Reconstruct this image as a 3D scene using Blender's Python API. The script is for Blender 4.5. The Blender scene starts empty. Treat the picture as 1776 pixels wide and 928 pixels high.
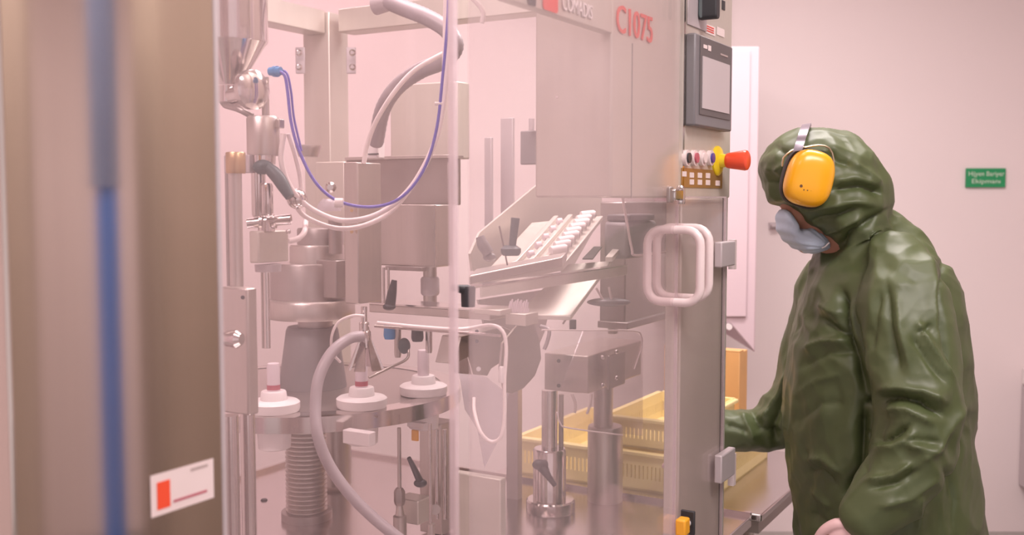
import bpy, bmesh, math, random
import numpy as np
from mathutils import Vector, Matrix, noise
random.seed(4)
C = bpy.context.scene
COL = C.collection
# ---------------------------------------------------------------- camera
FPX = 1780.0
PIT = math.atan(119/FPX)
CAM = Vector((0, 0, 1.55))
cd = bpy.data.cameras.new('camera'); cam = bpy.data.objects.new('camera', cd); COL.objects.link(cam)
cam.location = CAM; cam.rotation_euler = (math.pi/2-PIT, 0, 0)
cd.sensor_width = 36; cd.lens = 36*FPX/1776; cd.clip_start = .05
cd.dof.use_dof = True; cd.dof.focus_distance = 2.3; cd.dof.aperture_fstop = 3.6
C.camera = cam
C.view_settings.view_transform = 'Standard'; C.view_settings.look = 'None'
C.view_settings.gamma = 1; C.view_settings.exposure = 0.0
C.view_settings.use_curve_mapping = False
# ---------------------------------------------------------------- light
w = bpy.data.worlds.new('world'); C.world = w; w.use_nodes = True
bg = w.node_tree.nodes['Background']
bg.inputs[0].default_value = (1.0, .85, .87, 1); bg.inputs[1].default_value = .95
def area(name, loc, sx, sy, power, col=(1, .84, .82), rot=(0, 0, 0)):
    l = bpy.data.lights.new(name, 'AREA'); l.shape = 'RECTANGLE'; l.size = sx; l.size_y = sy
    l.energy = power; l.color = col
    o = bpy.data.objects.new(name, l); COL.objects.link(o); o.location = loc; o.rotation_euler = rot
    return o
area('ceiling_lamp_light', (-1.1, 3.9, 2.93), 1.2, .5, 15, (1, .66, .71))
area('ceiling_lamp_light', (.9, 3.0, 2.93), 1.2, .5, 42, (1, .89, .885))
area('ceiling_lamp_light', (1.1, .9, 2.93), 1.2, .5, 58, (1, .89, .885))
area('ceiling_lamp_light', (-1.0, .9, 2.93), 1.2, .5, 42, (1, .82, .84))
area('ceiling_lamp_light', (-.25, 2.35, 2.93), 1.2, .5, 28, (1, .83, .86))  # added fill lamp, brightens the machine interior and deck
# ---------------------------------------------------------------- projection helpers (photo pixel -> world point)
U = Vector((math.sin(math.radians(30.3)), math.cos(math.radians(30.3)), 0))      # machine side direction
V = Vector((U.y, -U.x, 0))                                                      # machine front direction
P0 = Vector((-.607, 3.4, 0))                                                    # machine's far corner
Z = Vector((0, 0, 1)); X = Vector((1, 0, 0)); Yv = Vector((0, 1, 0))
def ray(px, py):
    dx = (px-888)/FPX; dy = (464-py)/FPX
    return Vector((dx, math.cos(PIT)+dy*math.sin(PIT), -math.sin(PIT)+dy*math.cos(PIT)))
def at(px, py, Y):
    r = ray(px, py); return CAM + r*(Y/r.y)
def onV(px, py, v):
    r = ray(px, py); return CAM + r*((v-(CAM-P0).dot(V))/r.dot(V))
def onU(px, py, u):
    r = ray(px, py); return CAM + r*((u-(CAM-P0).dot(U))/r.dot(U))
def onZ(px, py, z):
    r = ray(px, py); return CAM + r*((z-CAM.z)/r.z)
def M(u, v, z): return P0 + U*u + V*v + Z*z
def xr_(p): return (p.x/p.y)
def walk(p, d, px):          # travel from p along horizontal d until its column is px
    k = (px-888)/FPX
    # account for pitch: column depends on X / (Y cos + dz sin); iterate
    s = 0.0
    for _ in range(12):
        q = p+d*s; rel = q-CAM
        dep = rel.y*math.cos(PIT)-rel.z*math.sin(PIT)
        f0 = rel.x-k*dep
        s -= f0/(d.x-k*d.y*math.cos(PIT))
    return s
# ---------------------------------------------------------------- materials
def mat(name, col, rough=.5, metal=0, nscale=8, namt=.06, bump=0, bscale=60, coat=0, emit=0, stretch=(1, 1, 1), rvar=0, sheen=0, spec=.5, crease=0):
    m = bpy.data.materials.new(name); m.use_nodes = True; n = m.node_tree; b = n.nodes['Principled BSDF']
    L = n.links.new
    tc = n.nodes.new('ShaderNodeTexCoord'); mp = n.nodes.new('ShaderNodeMapping'); mp.inputs['Scale'].default_value = stretch
    L(tc.outputs['Object'], mp.inputs['Vector'])
    nz = n.nodes.new('ShaderNodeTexNoise'); nz.inputs['Scale'].default_value = nscale; nz.inputs['Detail'].default_value = 3
    L(mp.outputs[0], nz.inputs['Vector'])
    mx = n.nodes.new('ShaderNodeMix'); mx.data_type = 'RGBA'
    lo = [max(0, c*(1-namt)) for c in col]+[1]; hi = [min(1, c*(1+namt)) for c in col]+[1]
    mx.inputs['A'].default_value = lo; mx.inputs['B'].default_value = hi
    L(nz.outputs['Fac'], mx.inputs['Factor']); L(mx.outputs['Result'], b.inputs['Base Color'])
    b.inputs['Roughness'].default_value = rough; b.inputs['Metallic'].default_value = metal
    b.inputs['Specular IOR Level'].default_value = spec
    if rvar:
        mr = n.nodes.new('ShaderNodeMapRange'); mr.inputs['To Min'].default_value = max(.02, rough-rvar); mr.inputs['To Max'].default_value = rough+rvar
        L(nz.outputs['Fac'], mr.inputs['Value']); L(mr.outputs[0], b.inputs['Roughness'])
    if coat: b.inputs['Coat Weight'].default_value = coat; b.inputs['Coat Roughness'].default_value = .25
    if sheen: b.inputs['Sheen Weight'].default_value = sheen
    if bump:
        n2 = n.nodes.new('ShaderNodeTexNoise'); n2.inputs['Scale'].default_value = bscale; n2.inputs['Detail'].default_value = 2
        L(mp.outputs[0], n2.inputs['Vector'])
        bp = n.nodes.new('ShaderNodeBump'); bp.inputs['Strength'].default_value = bump; bp.inputs['Distance'].default_value = .004
        L(n2.outputs['Fac'], bp.inputs['Height']); L(bp.outputs[0], b.inputs['Normal'])
    if crease:
        n3 = n.nodes.new('ShaderNodeTexNoise'); n3.noise_type = 'RIDGED_MULTIFRACTAL'; n3.inputs['Scale'].default_value = 9; n3.inputs['Detail'].default_value = 3; n3.inputs['Distortion'].default_value = .8
        L(mp.outputs[0], n3.inputs['Vector'])
        bp = n.nodes.new('ShaderNodeBump'); bp.inputs['Strength'].default_value = crease; bp.inputs['Distance'].default_value = .010
        L(n3.outputs['Fac'], bp.inputs['Height']); L(bp.outputs[0], b.inputs['Normal'])
    if emit: b.inputs['Emission Color'].default_value = (*col, 1); b.inputs['Emission Strength'].default_value = emit
    return m
def clear(name, haze=.12, col=(.95, .86, .88), rough=.08):
    m = bpy.data.materials.new(name); m.use_nodes = True; n = m.node_tree; n.nodes.clear(); L = n.links.new
    out = n.nodes.new('ShaderNodeOutputMaterial'); tr = n.nodes.new('ShaderNodeBsdfTransparent'); tr.inputs[0].default_value = (.97, .95, .95, 1)
    gl = n.nodes.new('ShaderNodeBsdfGlossy'); gl.inputs['Roughness'].default_value = rough; gl.inputs[0].default_value = (.95, .9, .92, 1)
    df = n.nodes.new('ShaderNodeBsdfDiffuse'); df.inputs[0].default_value = (*col, 1)
    tl = n.nodes.new('ShaderNodeBsdfTranslucent'); tl.inputs[0].default_value = (*col, 1)
    add = n.nodes.new('ShaderNodeMixShader'); add.inputs[0].default_value = .5; L(df.outputs[0], add.inputs[1]); L(tl.outputs[0], add.inputs[2])
    tc = n.nodes.new('ShaderNodeTexCoord'); nz = n.nodes.new('ShaderNodeTexNoise'); nz.inputs['Scale'].default_value = 3.0; nz.inputs['Detail'].default_value = 4
    L(tc.outputs['Object'], nz.inputs['Vector'])
    mr = n.nodes.new('ShaderNodeMapRange'); mr.inputs['From Min'].default_value = .3; mr.inputs['From Max'].default_value = .7
    mr.inputs['To Min'].default_value = haze*.6; mr.inputs['To Max'].default_value = haze*1.4; L(nz.outputs['Fac'], mr.inputs['Value'])
    m1 = n.nodes.new('ShaderNodeMixShader'); L(mr.outputs[0], m1.inputs[0]); L(tr.outputs[0], m1.inputs[1]); L(add.outputs[0], m1.inputs[2])
    fr = n.nodes.new('ShaderNodeLayerWeight'); fr.inputs[0].default_value = .18
    fm = n.nodes.new('ShaderNodeMath'); fm.operation = 'MULTIPLY_ADD'; fm.inputs[1].default_value = .30; fm.inputs[2].default_value = .02
    L(fr.outputs['Facing'], fm.inputs[0])
    m2 = n.nodes.new('ShaderNodeMixShader'); L(fm.outputs[0], m2.inputs[0]); L(m1.outputs[0], m2.inputs[1]); L(gl.outputs[0], m2.inputs[2])
    L(m2.outputs[0], out.inputs[0])
    return m
m_steel = mat('brushed_stainless', (.60, .545, .51), .34, .85, 30, .08, .05, 90, stretch=(6, 6, .35), rvar=.06)
m_panel = mat('cabinet_stainless', (.68, .63, .565), .42, .5, 18, .05, .03, 90, stretch=(5, 5, .3), rvar=.05)
m_post = mat('post_stainless', (.70, .635, .585), .4, .3, 8, .05, .03, 90, stretch=(3, 3, .3), rvar=.06)
m_col = mat('column_stainless', (.62, .55, .50), .07, 1, 6, .10, 0, 60, stretch=(4, 4, .15), rvar=.03)
m_shiny = mat('polished_stainless', (.70, .65, .63), .14, 1, 12, .05, rvar=.03)
m_dsteel = mat('dark_steel', (.44, .39, .37), .38, .85, 20, .12, .05, 80, rvar=.08)
m_grey = mat('grey_painted_metal', (.27, .255, .255), .45, .3, 14, .12)
m_deck = mat('deck_stainless', (.66, .61, .61), .22, 1, 4, .06, .02, 50, rvar=.08)
m_brass = mat('brass', (.60, .42, .24), .35, 1, 20, .1)
m_black = mat('black_plastic', (.035, .036, .04), .42, 0, 30, .2)
m_dgreen = mat('dark_teal_plastic', (.07, .10, .105), .45, 0, 30, .2)
m_white = mat('white_plastic', (.86, .80, .79), .35, 0, 20, .03)
m_milky = mat('milky_tube_plastic', (.80, .70, .74), .3, 0, 20, .04)
m_red = mat('red_plastic', (.86, .09, .035), .32, 0, 20, .06)
m_redband = mat('red_print', (.50, .12, .16), .4, 0, 20, .1)
m_yellowp = mat('yellow_plastic', (.80, .60, .02), .35, 0, 20, .05)
m_orange = mat('orange_sensor_plastic', (.90, .42, .03), .4, 0, 20, .05)
m_hose = mat('white_hose_rubber', (.95, .85, .83), .32, 0, 30, .05)
m_ghose = mat('grey_hose_rubber', (.42, .37, .385), .35, 0, 30, .08)
m_bhose = mat('violet_blue_hose', (.17, .15, .58), .25, 0, 30, .08)
m_bfit = mat('blue_fitting', (.05, .28, .60), .3, 0, 30, .1)
m_handle = mat('pink_white_handle_plastic', (.80, .68, .67), .3, 0, 30, .03)
m_hinge = mat('hinge_grey_plastic', (.55, .49, .50), .4, .2, 30, .05)
m_gasket = mat('black_gasket', (.03, .022, .02), .6, 0, 40, .2)
m_crate = mat('pale_yellow_crate_plastic', (.95, .80, .38), .45, 0, 12, .08)
m_card = mat('tan_cardboard', (.74, .43, .18), .7, 0, 10, .1)
m_wall = mat('painted_wall', (.83, .735, .725), .7, 0, 1.2, .02, .02, 40)
m_wall2 = mat('painted_wall_side', (.82, .71, .70), .7, 0, 1.2, .02, .02, 40)
m_floor = mat('epoxy_floor', (.34, .32, .295), .35, 0, 3, .05)
m_duct = mat('white_coated_panel', (.70, .56, .60), .5, 0, 4, .02)
m_green = mat('sign_green', (.02, .30, .11), .5, 0, 20, .08)
m_signw = mat('sign_white_print', (.62, .78, .62), .5, 0, 20, .03)
m_hmi = mat('hmi_grey_plastic', (.20, .19, .20), .4, 0, 20, .05)
m_hmi2 = mat('hmi_dark_bezel', (.13, .115, .115), .4, 0, 20, .05)
m_lcd = mat('pale_screen', (.56, .50, .51), .25, 0, 5, .03)
m_gold = mat('gold_label_plate', (.52, .32, .13), .35, .6, 20, .12)
m_label = mat('label_white', (.80, .68, .66), .5, 0, 20, .04)
m_redtext = mat('red_lettering', (.72, .07, .05), .5, 0, 20, .04)
m_greytext = mat('grey_lettering', (.45, .36, .34), .5, 0, 20, .04)
m_blue = mat('reflection_pipe_blue', (.05, .19, .60), .4, 0, 10, .05)
m_bgrey = mat('reflection_sleeve_grey_blue', (.16, .22, .36), .5, 0, 6, .1)
m_tan = mat('reflection_locker_tan', (.46, .385, .315), .5, 0, 5, .06)
m_glove = mat('pale_pink_glove', (.72, .48, .47), .5, 0, 20, .05)
m_ind = mat('indigo_button', (.08, .06, .30), .3, 0, 10, .05)
m_jacket = mat('green_coated_nylon', (.078, .102, .038), .47, 0, 10, .14, 0, 240, coat=.0, spec=.55, crease=.8)
m_trouser = mat('green_trouser_cloth', (.05, .072, .03), .6, 0, 12, .12, .15, 200)
m_boot = mat('white_rubber_boot', (.7, .66, .63), .4, 0, 12, .05)
m_skin = mat('skin', (.42, .20, .13), .5, 0, 30, .08)
m_mask = mat('pale_blue_mask_fabric', (.52, .60, .72), .75, 0, 60, .06, .15, 300)
m_muff = mat('amber_yellow_shell', (.92, .43, .008), .28, 0, 12, .03, coat=.4)
m_mband = mat('grey_headband', (.30, .26, .30), .3, .6, 20, .1)
m_wire = mat('brass_coloured_wire', (.55, .46, .33), .3, 1, 20, .1)
m_ink = mat('dark_print_ink', (.14, .06, .02), .6, 0, 20, .1)
m_pane = clear('clear_polycarbonate', .115)
m_pane2 = clear('clear_polycarbonate_left', .06)
m_edge = clear('polycarbonate_edge', .5, (.92, .82, .85))
m_guard = clear('clear_inner_guard', .05)
m_bag = clear('clear_plastic_bag', .35, (.85, .82, .9), .2)
# ---------------------------------------------------------------- geometry collector
def catmull(pts, n=6, closed=False):
    pts = [Vector(p) for p in pts]; N = len(pts); out = []
    rng = range(N if closed else N-1)
    for i in rng:
        p1 = pts[i]; p2 = pts[(i+1) % N]
        p0 = pts[(i-1) % N] if (closed or i > 0) else p1*2-p2
        p3 = pts[(i+2) % N] if (closed or i+2 < N) else p2*2-p1
        for k in range(n):
            t = k/n
            out.append(.5*((2*p1)+(p2-p0)*t+(2*p0-5*p1+4*p2-p3)*t*t+(3*p1-p0-3*p2+p3)*t**3))
    if not closed: out.append(pts[-1])
    return out
class G:
    def __init__(s): s.v = []; s.f = []
    def add(s, vs, fs):
        o = len(s.v); s.v += [Vector(v) for v in vs]; s.f += [tuple(i+o for i in f) for f in fs]; return s
    def para(s, o, a, b, c):
        vs = [o, o+a, o+a+b, o+b, o+c, o+a+c, o+a+b+c, o+b+c]
        return s.add(vs, [(0, 1, 2, 3), (4, 5, 6, 7), (0, 1, 5, 4), (1, 2, 6, 5), (2, 3, 7, 6), (3, 0, 4, 7)])
    def box(s, c, size, u=X, v=Yv, z=Z):
        a, b, d = u*size[0], v*size[1], z*size[2]
        return s.para(Vector(c)-a/2-b/2-d/2, a, b, d)
    def mbox(s, xl, xe, xr, yt, yb, Y, sl=None, sr=None):
        e = at(xe, yt, Y); e2 = at(xe, yb, Y); hgt = e.z-e2.z
        lo = Vector((e.x, e.y, e2.z)); mid = Vector((e.x, e.y, (e.z+e2.z)/2))
        a = sl if sl else walk(mid, -V, xl); b = sr if sr else walk(mid, U, xr)
        return s.para(lo, -V*a, U*b, Z*hgt)
    def uvbox(s, u0, u1, v0, v1, z0, z1):
        return s.para(M(u0, v0, z0), U*(u1-u0), V*(v1-v0), Z*(z1-z0))
    def cyl(s, p0, p1, r0, r1=None, n=24, caps=True):
        r1 = r0 if r1 is None else r1
        return s.lathe(p0, (Vector(p1)-Vector(p0)), [(r0, 0), (r1, (Vector(p1)-Vector(p0)).length)], n, caps)
    def vcyl(s, px, yt, yb, wpx, Y, w2=None, n=24):
        a = at(px, yb, Y); b = at(px, yt, Y); b = Vector((a.x, a.y, b.z)); k = Y/FPX/2
        return s.cyl(a, b, (w2 or wpx)*k, wpx*k, n)
    def lathe(s, c, ax, prof, n=24, caps=True):
        c = Vector(c); ax = Vector(ax).normalized(); q = ax.to_track_quat('Z', 'Y'); a = q @ X; b = q @ Yv
        o = len(s.v)
        for r, h in prof:
            for i in range(n):
                t = 2*math.pi*i/n; s.v.append(c+ax*h+(a*math.cos(t)+b*math.sin(t))*r)
        for k in range(len(prof)-1):
            for i in range(n):
                j = (i+1) % n; s.f.append((o+k*n+i, o+k*n+j, o+(k+1)*n+j, o+(k+1)*n+i))
        if caps:
            s.f.append(tuple(o+i for i in range(n))); s.f.append(tuple(o+(len(prof)-1)*n+i for i in range(n)))
        return s
    def vlathe(s, px, Y, prof, n=28):      # prof: list of (pixel y, pixel width)
        b = at(px, prof[0][0], Y); k = Y/FPX/2
        return s.lathe(b, Z, [(wd*k, at(px, y, Y).z-b.z) for y, wd in prof], n)
    def tube(s, pts, r, n=10, smooth=5, closed=False, r1=None):
        P = catmull(pts, smooth, closed) if smooth else [Vector(p) for p in pts]
        N = len(P); o = len(s.v); up = None
        for i, p in enumerate(P):
            if closed: t = P[(i+1) % N]-P[i-1]
            else: t = P[min(i+1, N-1)]-P[max(i-1, 0)]
            t.normalize()
            if up is None: up = t.orthogonal().normalized()
            up = (up-t*up.dot(t)).normalized(); b = t.cross(up)
            rr = r[min(int(i/(N-1)*(len(r)-1)), len(r)-2)]*(1-(i/(N-1)*(len(r)-1)) % 1)+r[min(int(i/(N-1)*(len(r)-1))+1, len(r)-1)]*((i/(N-1)*(len(r)-1)) % 1) if isinstance(r, (list, tuple)) and i < N-1 else (r[-1] if isinstance(r, (list, tuple)) else r)
            for k in range(n):
                a = 2*math.pi*k/n; s.v.append(p+(up*math.cos(a)+b*math.sin(a))*rr)
        for i in range(N if closed else N-1):
            j = (i+1) % N
            for k in range(n):
                l = (k+1) % n; s.f.append((o+i*n+k, o+i*n+l, o+j*n+l, o+j*n+k))
        if not closed:
            s.f.append(tuple(o+k for k in range(n))); s.f.append(tuple(o+(N-1)*n+k for k in range(n)))
        return s
    def ptube(s, pts, wpx, n=10, smooth=6):
        Y = sum(p[2] for p in pts)/len(pts)
        return s.tube([at(*p) for p in pts], wpx*Y/FPX/2, n, smooth)
    def prism(s, pts, d):
        n = len(pts); pts = [Vector(p) for p in pts]; d = Vector(d)
        fs = [tuple(range(n)), tuple(range(n, 2*n))]+[(i, (i+1) % n, n+(i+1) % n, n+i) for i in range(n)]
        return s.add(pts+[p+d for p in pts], fs)
    def ell(s, c, r, ax=None, n=20, mrings=12):
        c = Vector(c); ax = ax or (X, Yv, Z); o = len(s.v)
        prof = [(math.sin(math.pi*k/mrings), -math.cos(math.pi*k/mrings)) for k in range(1, mrings)]
        for a, h in prof:
            for i in range(n):
                t = 2*math.pi*i/n; s.v.append(c+ax[0]*r[0]*a*math.cos(t)+ax[1]*r[1]*a*math.sin(t)+ax[2]*r[2]*h)
        for k in range(len(prof)-1):
            for i in range(n):
                j = (i+1) % n; s.f.append((o+k*n+i, o+k*n+j, o+(k+1)*n+j, o+(k+1)*n+i))
        s.v.append(c-ax[2]*r[2]); s.v.append(c+ax[2]*r[2]); a, b = len(s.v)-2, len(s.v)-1
        for i in range(n):
            j = (i+1) % n; s.f.append((o+i, o+j, a)); s.f.append((o+(len(prof)-1)*n+i, o+(len(prof)-1)*n+j, b))
        return s
    def loft(s, rings):
        n = len(rings[0]); o = len(s.v)
        for r in rings: s.v += [Vector(p) for p in r]
        for k in range(len(rings)-1):
            for i in range(n):
                j = (i+1) % n; s.f.append((o+k*n+i, o+k*n+j, o+(k+1)*n+j, o+(k+1)*n+i))
        s.f.append(tuple(o+i for i in range(n))); s.f.append(tuple(o+(len(rings)-1)*n+i for i in range(n)))
        return s
    def inflate(s, pts, c, nrm, h, rings=9, power=.6):   # outline points -> pillow of half thickness h along nrm
        c = Vector(c); nrm = Vector(nrm).normalized(); R = []
        for k in range(rings):
            a = -math.pi/2+math.pi*(k+.35)/(rings-.3)
            sc = max(.05, math.cos(a))**power
            R.append([c+(Vector(p)-c)*sc+nrm*h*math.sin(a) for p in pts])
        return s.loft(R)
def mesh_from(g, name, smooth=True, ang=40):
    bm = bmesh.new(); vs = [bm.verts.new(v) for v in g.v]
    for f in g.f:
        try: bm.faces.new([vs[i] for i in f])
        except ValueError: pass
    bmesh.ops.recalc_face_normals(bm, faces=bm.faces)
    me = bpy.data.meshes.new(name); bm.to_mesh(me); bm.free()
    if smooth:
        me.polygons.foreach_set('use_smooth', [True]*len(me.polygons)); me.set_sharp_from_angle(angle=math.radians(ang))
    return me
def shift(me, loc):
    me.transform(Matrix.Translation(-loc))
def to_me(name, g):
    return g if isinstance(g, bpy.types.Mesh) else mesh_from(g, name)
def finish(name, g, m, parent, loc, bev=0, label=None):
    me = to_me(name, g); shift(me, loc)
    me.materials.clear(); me.materials.append(m)
    o = bpy.data.objects.new(name, me); COL.objects.link(o); o.parent = parent
    if label: o['label'] = label
    if bev:
        b = o.modifiers.new('bevel', 'BEVEL'); b.width = bev; b.segments = 2; b.limit_method = 'ANGLE'; b.angle_limit = math.radians(50)
    return o
def vlist(g): return [v.co for v in g.vertices] if isinstance(g, bpy.types.Mesh) else g.v
def T(name, label, cat, parts, group=None, m=None, bev=0, origin=None):
    """parts: a G (single mesh thing, material m) or list of (part, G, material[, dict(bev,label,sub=[(name,G,mat)])])"""
    if not isinstance(parts, list):
        vs = vlist(parts); lo = origin or Vector(((min(v.x for v in vs)+max(v.x for v in vs))/2, (min(v.y for v in vs)+max(v.y for v in vs))/2, min(v.z for v in vs)))
        o = finish(name, parts, m, None, lo, bev); o.location = lo
    else:
        vs = [v for p in parts for v in vlist(p[1])]
        lo = origin or Vector(((min(v.x for v in vs)+max(v.x for v in vs))/2, (min(v.y for v in vs)+max(v.y for v in vs))/2, min(v.z for v in vs)))
        o = bpy.data.objects.new(name, None); COL.objects.link(o); o.location = lo; o.empty_display_size = .05
        for p in parts:
            k = p[3] if len(p) > 3 else {}
            q = finish(p[0], p[1], p[2], o, lo, k.get('bev', 0), k.get('label'))
            for sname, sg, sm in k.get('sub', []):
                finish(sname, sg, sm, q, lo, 0)
    o['label'] = label; o['category'] = cat
    if group: o['group'] = group
    return o
def S(name, g, m):
    o = finish(name, g, m, None, Vector((0, 0, 0))); o['kind'] = 'structure'; return o
def text_mesh(body, p, xdir, zdir, size, sx=1.0, ext=.0008, bold=.0):
    cu = bpy.data.curves.new('lettering', 'FONT'); cu.body = body; cu.size = 1; cu.extrude = ext/size; cu.offset = bold
    cu.align_x = 'LEFT'; cu.resolution_u = 3
    o = bpy.data.objects.new('lettering', cu); COL.objects.link(o)
    bpy.context.view_layer.update()
    me = bpy.data.meshes.new_from_object(o.evaluated_get(bpy.context.evaluated_depsgraph_get()))
    bpy.data.objects.remove(o); bpy.data.curves.remove(cu)
    n = xdir.cross(zdir)
    mt = Matrix(((xdir.x*size*sx, zdir.x*size, n.x*size, p.x), (xdir.y*size*sx, zdir.y*size, n.y*size, p.y), (xdir.z*size*sx, zdir.z*size, n.z*size, p.z), (0, 0, 0, 1)))
    me.transform(mt); return me
def rrect(cx, cz, hx, hz, r, o, a, b, n=6):       # rounded rectangle points in plane (a,b) about o
    out = []
    for qx, qz, st in ((1, 1, 0), (-1, 1, 90), (-1, -1, 180), (1, -1, 270)):
        for k in range(n+1):
            t = math.radians(st+90*k/n)
            out.append(o+a*(cx+qx*(hx-r)+math.cos(t)*r)+b*(cz+qz*(hz-r)+math.sin(t)*r))
    return out

# ================================================================ ROOM
S('floor', G().para(Vector((-3, -3, -.1)), X*6.4, Yv*7.8, Z*.1), m_floor)
S('wall_back', G().para(Vector((-3, 4.7, 0)), X*6.4, Yv*.1, Z*3), m_wall)
S('wall_left', G().para(Vector((-3.1, -3, 0)), X*.1, Yv*7.7, Z*3), m_wall2)
S('wall_right', G().para(Vector((3.3, -3, 0)), X*.1, Yv*7.7, Z*3), m_wall2)
S('ceiling', G().para(Vector((-3, -3, 3)), X*6.4, Yv*7.8, Z*.1), m_wall2)
gp = at(1285, 75, 4.55); gq = at(1321, 614, 4.55)
S('trim_1', G().para(Vector((at(1228, 400, 4.6).x, 4.6, 0)), X*(at(1252, 400, 4.6).x-at(1228, 400, 4.6).x), Yv*.1, Z*3), m_duct)
# tall white wall cabinet behind the machine, sloped foot
a = at(1180, 80, 4.0); b = at(1318, 80, 4.0); z0 = at(1318, 612, 4.0).z; z1 = at(1266, 562, 4.0).z
T('wall_cabinet', 'tall white wall cabinet with sloping underside behind the control post', 'cabinet', [
    ('body', G().prism([Vector((a.x, 4.0, a.z)), Vector((b.x, 4.0, a.z)), Vector((b.x, 4.0, z0)), Vector((at(1266, 562, 4.0).x, 4.0, z1)), Vector((a.x, 4.0, z1))], Yv*.69), m_duct, dict(bev=.006)),
    ('door_panel', G().para(Vector((a.x+.01, 3.985, z1+.03)), X*(at(1296, 80, 4).x-a.x), Yv*.014, Z*(a.z-z1-.05)), m_duct, dict(bev=.003)),
    ('knob', G().cyl(at(1263, 566, 3.985), at(1263, 566, 3.985)-Yv*.02, .012), m_white)])
# green sign
sp = at(1675, 325, 4.69); sw = at(1743, 325, 4.69).x-sp.x; sh = at(1675, 292, 4.69).z-sp.z
def fit(body, x0, x1, z0, z1):
    me = text_mesh(body, Vector((0, 0, 0)), X, Z, 1.0); vs = [v.co for v in me.vertices]
    ax_, bx_ = min(v.x for v in vs), max(v.x for v in vs); az_, bz_ = min(v.z for v in vs), max(v.z for v in vs)
    for v in vs: v.x = sp.x+sw*(x0+(x1-x0)*(v.x-ax_)/(bx_-ax_)); v.z = sp.z+sh*(z0+(z1-z0)*(v.z-az_)/(bz_-az_)); v.y = sp.y-.006+v.y*.4
    return me
g1 = fit('Hijyen Bariyer', .05, .96, .52, .84); g2 = fit('Ekipman\u0131', .14, .86, .14, .44)
T('wall_sign', 'small green rectangular sign with two lines of white lettering on the wall', 'sign', [
    ('plate', G().para(sp-Yv*.004, X*sw, Yv*.012, Z*sh), m_green, dict(bev=.001)),
    ('lettering', g1, m_signw), ('lettering', g2, m_signw)])
q = at(1334, 397, 4.69)
T('wall_bracket', 'small pale grey bracket on the wall behind the blue face mask', 'bracket', [
    ('plate', G().para(q+Yv*-.002, X*.05, Yv*.012, Z*.03), m_hinge), ('hook', G().para(q+Vector((.005, -.03, .008)), X*.035, Yv*.03, Z*.012), m_hinge, dict(bev=.002))])
q = at(1767, 843, 4.69); q.y = 4.45
T('wall_dispenser', 'grey wall dispenser cut off by the right edge of the photo', 'dispenser', [
    ('body', G().para(q, X*.25, Yv*.25, Z*(at(1767, 668, 4.69).z-q.z)), m_hinge, dict(bev=.01)),
    ('cover', G().para(q+Z*(at(1767, 668, 4.69).z-q.z), X*.25, Yv*.25, Z*.08), m_white, dict(bev=.01))])
# ceiling luminaires; the last is a fill lamp added over the machine
for i, (lx, ly) in enumerate(((-1.1, 3.9), (.9, 3.0), (1.1, .9), (-1.0, .9), (-.25, 2.35))):
    T('ceiling_lamp', ['flush ceiling lamp above the far left of the machine', 'flush ceiling lamp above the worker', 'flush ceiling lamp near the camera on the right', 'flush ceiling lamp near the camera on the left', 'ceiling fill lamp over the machine, added to brighten its interior'][i], 'lamp', [
        ('frame', G().para(Vector((lx-.65, ly-.3, 2.95)), X*1.3, Yv*.6, Z*.05), m_white, dict(bev=.004))], group='ceiling lamps')
# blue pipe added out of view so the column mirrors a blue stripe
T('vertical_pipe', 'tall blue pipe added out of view on the right for its reflection in the steel column', 'pipe', [
    ('pipe', G().cyl((1.12, 1.375, 0), (1.12, 1.375, 3.0), .026), m_blue),
    ('sleeve', G().cyl((1.12, 1.372, 1.58), (1.12, 1.372, 3.0), .034), m_bgrey),  # added sleeve, makes the upper part of the mirrored stripe paler
    ('floor_flange', G().cyl((1.12, 1.375, 0), (1.12, 1.375, .015), .07), m_dsteel)])
for lab_, y0_, y1_ in (('tan locker nearest the camera, added out of view for its reflection in the column', .98, 1.225), ('tan locker farther along, added out of view for its reflection in the column', 1.55, 1.82)):  # unseen lockers added so the column mirrors tan bands
    T('reflection_locker', lab_, 'locker', [
        ('body', G().para(Vector((1.36, y0_, .06)), X*.4, Yv*(y1_-y0_), Z*2.3), m_tan, dict(bev=.004)),
        ('door', G().para(Vector((1.345, y0_+.01, .08)), X*.014, Yv*(y1_-y0_-.02), Z*2.26), m_tan, dict(bev=.002)),
        ('plinth', G().para(Vector((1.38, y0_+.01, 0)), X*.36, Yv*(y1_-y0_-.02), Z*.06), m_dsteel)], group='tan lockers added for reflections in the column')
# ================================================================ FOREGROUND COLUMN
ce = Vector((-.372, 1.30, 0)); ce = Vector((at(381, 500, 1.30).x, 1.30, 0))
wl = -walk(ce+Z*1.5, U, 8)
wl = abs(walk(ce+Z*1.5, -U, 8))
cg = G().para(ce, -U*wl, -V*.22, Z*2.6)
def onplane(px, py, p, n):
    r = ray(px, py); return CAM+r*((p-CAM).dot(n)/r.dot(n))
cl = [onplane(x, y, ce+V*.0008, V) for x, y in ((262, 893), (371, 868), (369, 797), (260, 824))]
lu = (cl[1]-cl[0]); lw = Vector((lu.x, lu.y, 0)).length; lh = ((cl[3]-cl[0]).z+(cl[2]-cl[1]).z)/2
lb = Vector((cl[0].x, cl[0].y, (cl[0].z+cl[1].z)/2))
def lab(x0, x1, z0, z1, e=.0004): return G().para(lb+U*lw*x0+Z*lh*z0+V*e, U*lw*(x1-x0), V*.0004, Z*lh*(z1-z0))
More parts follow.
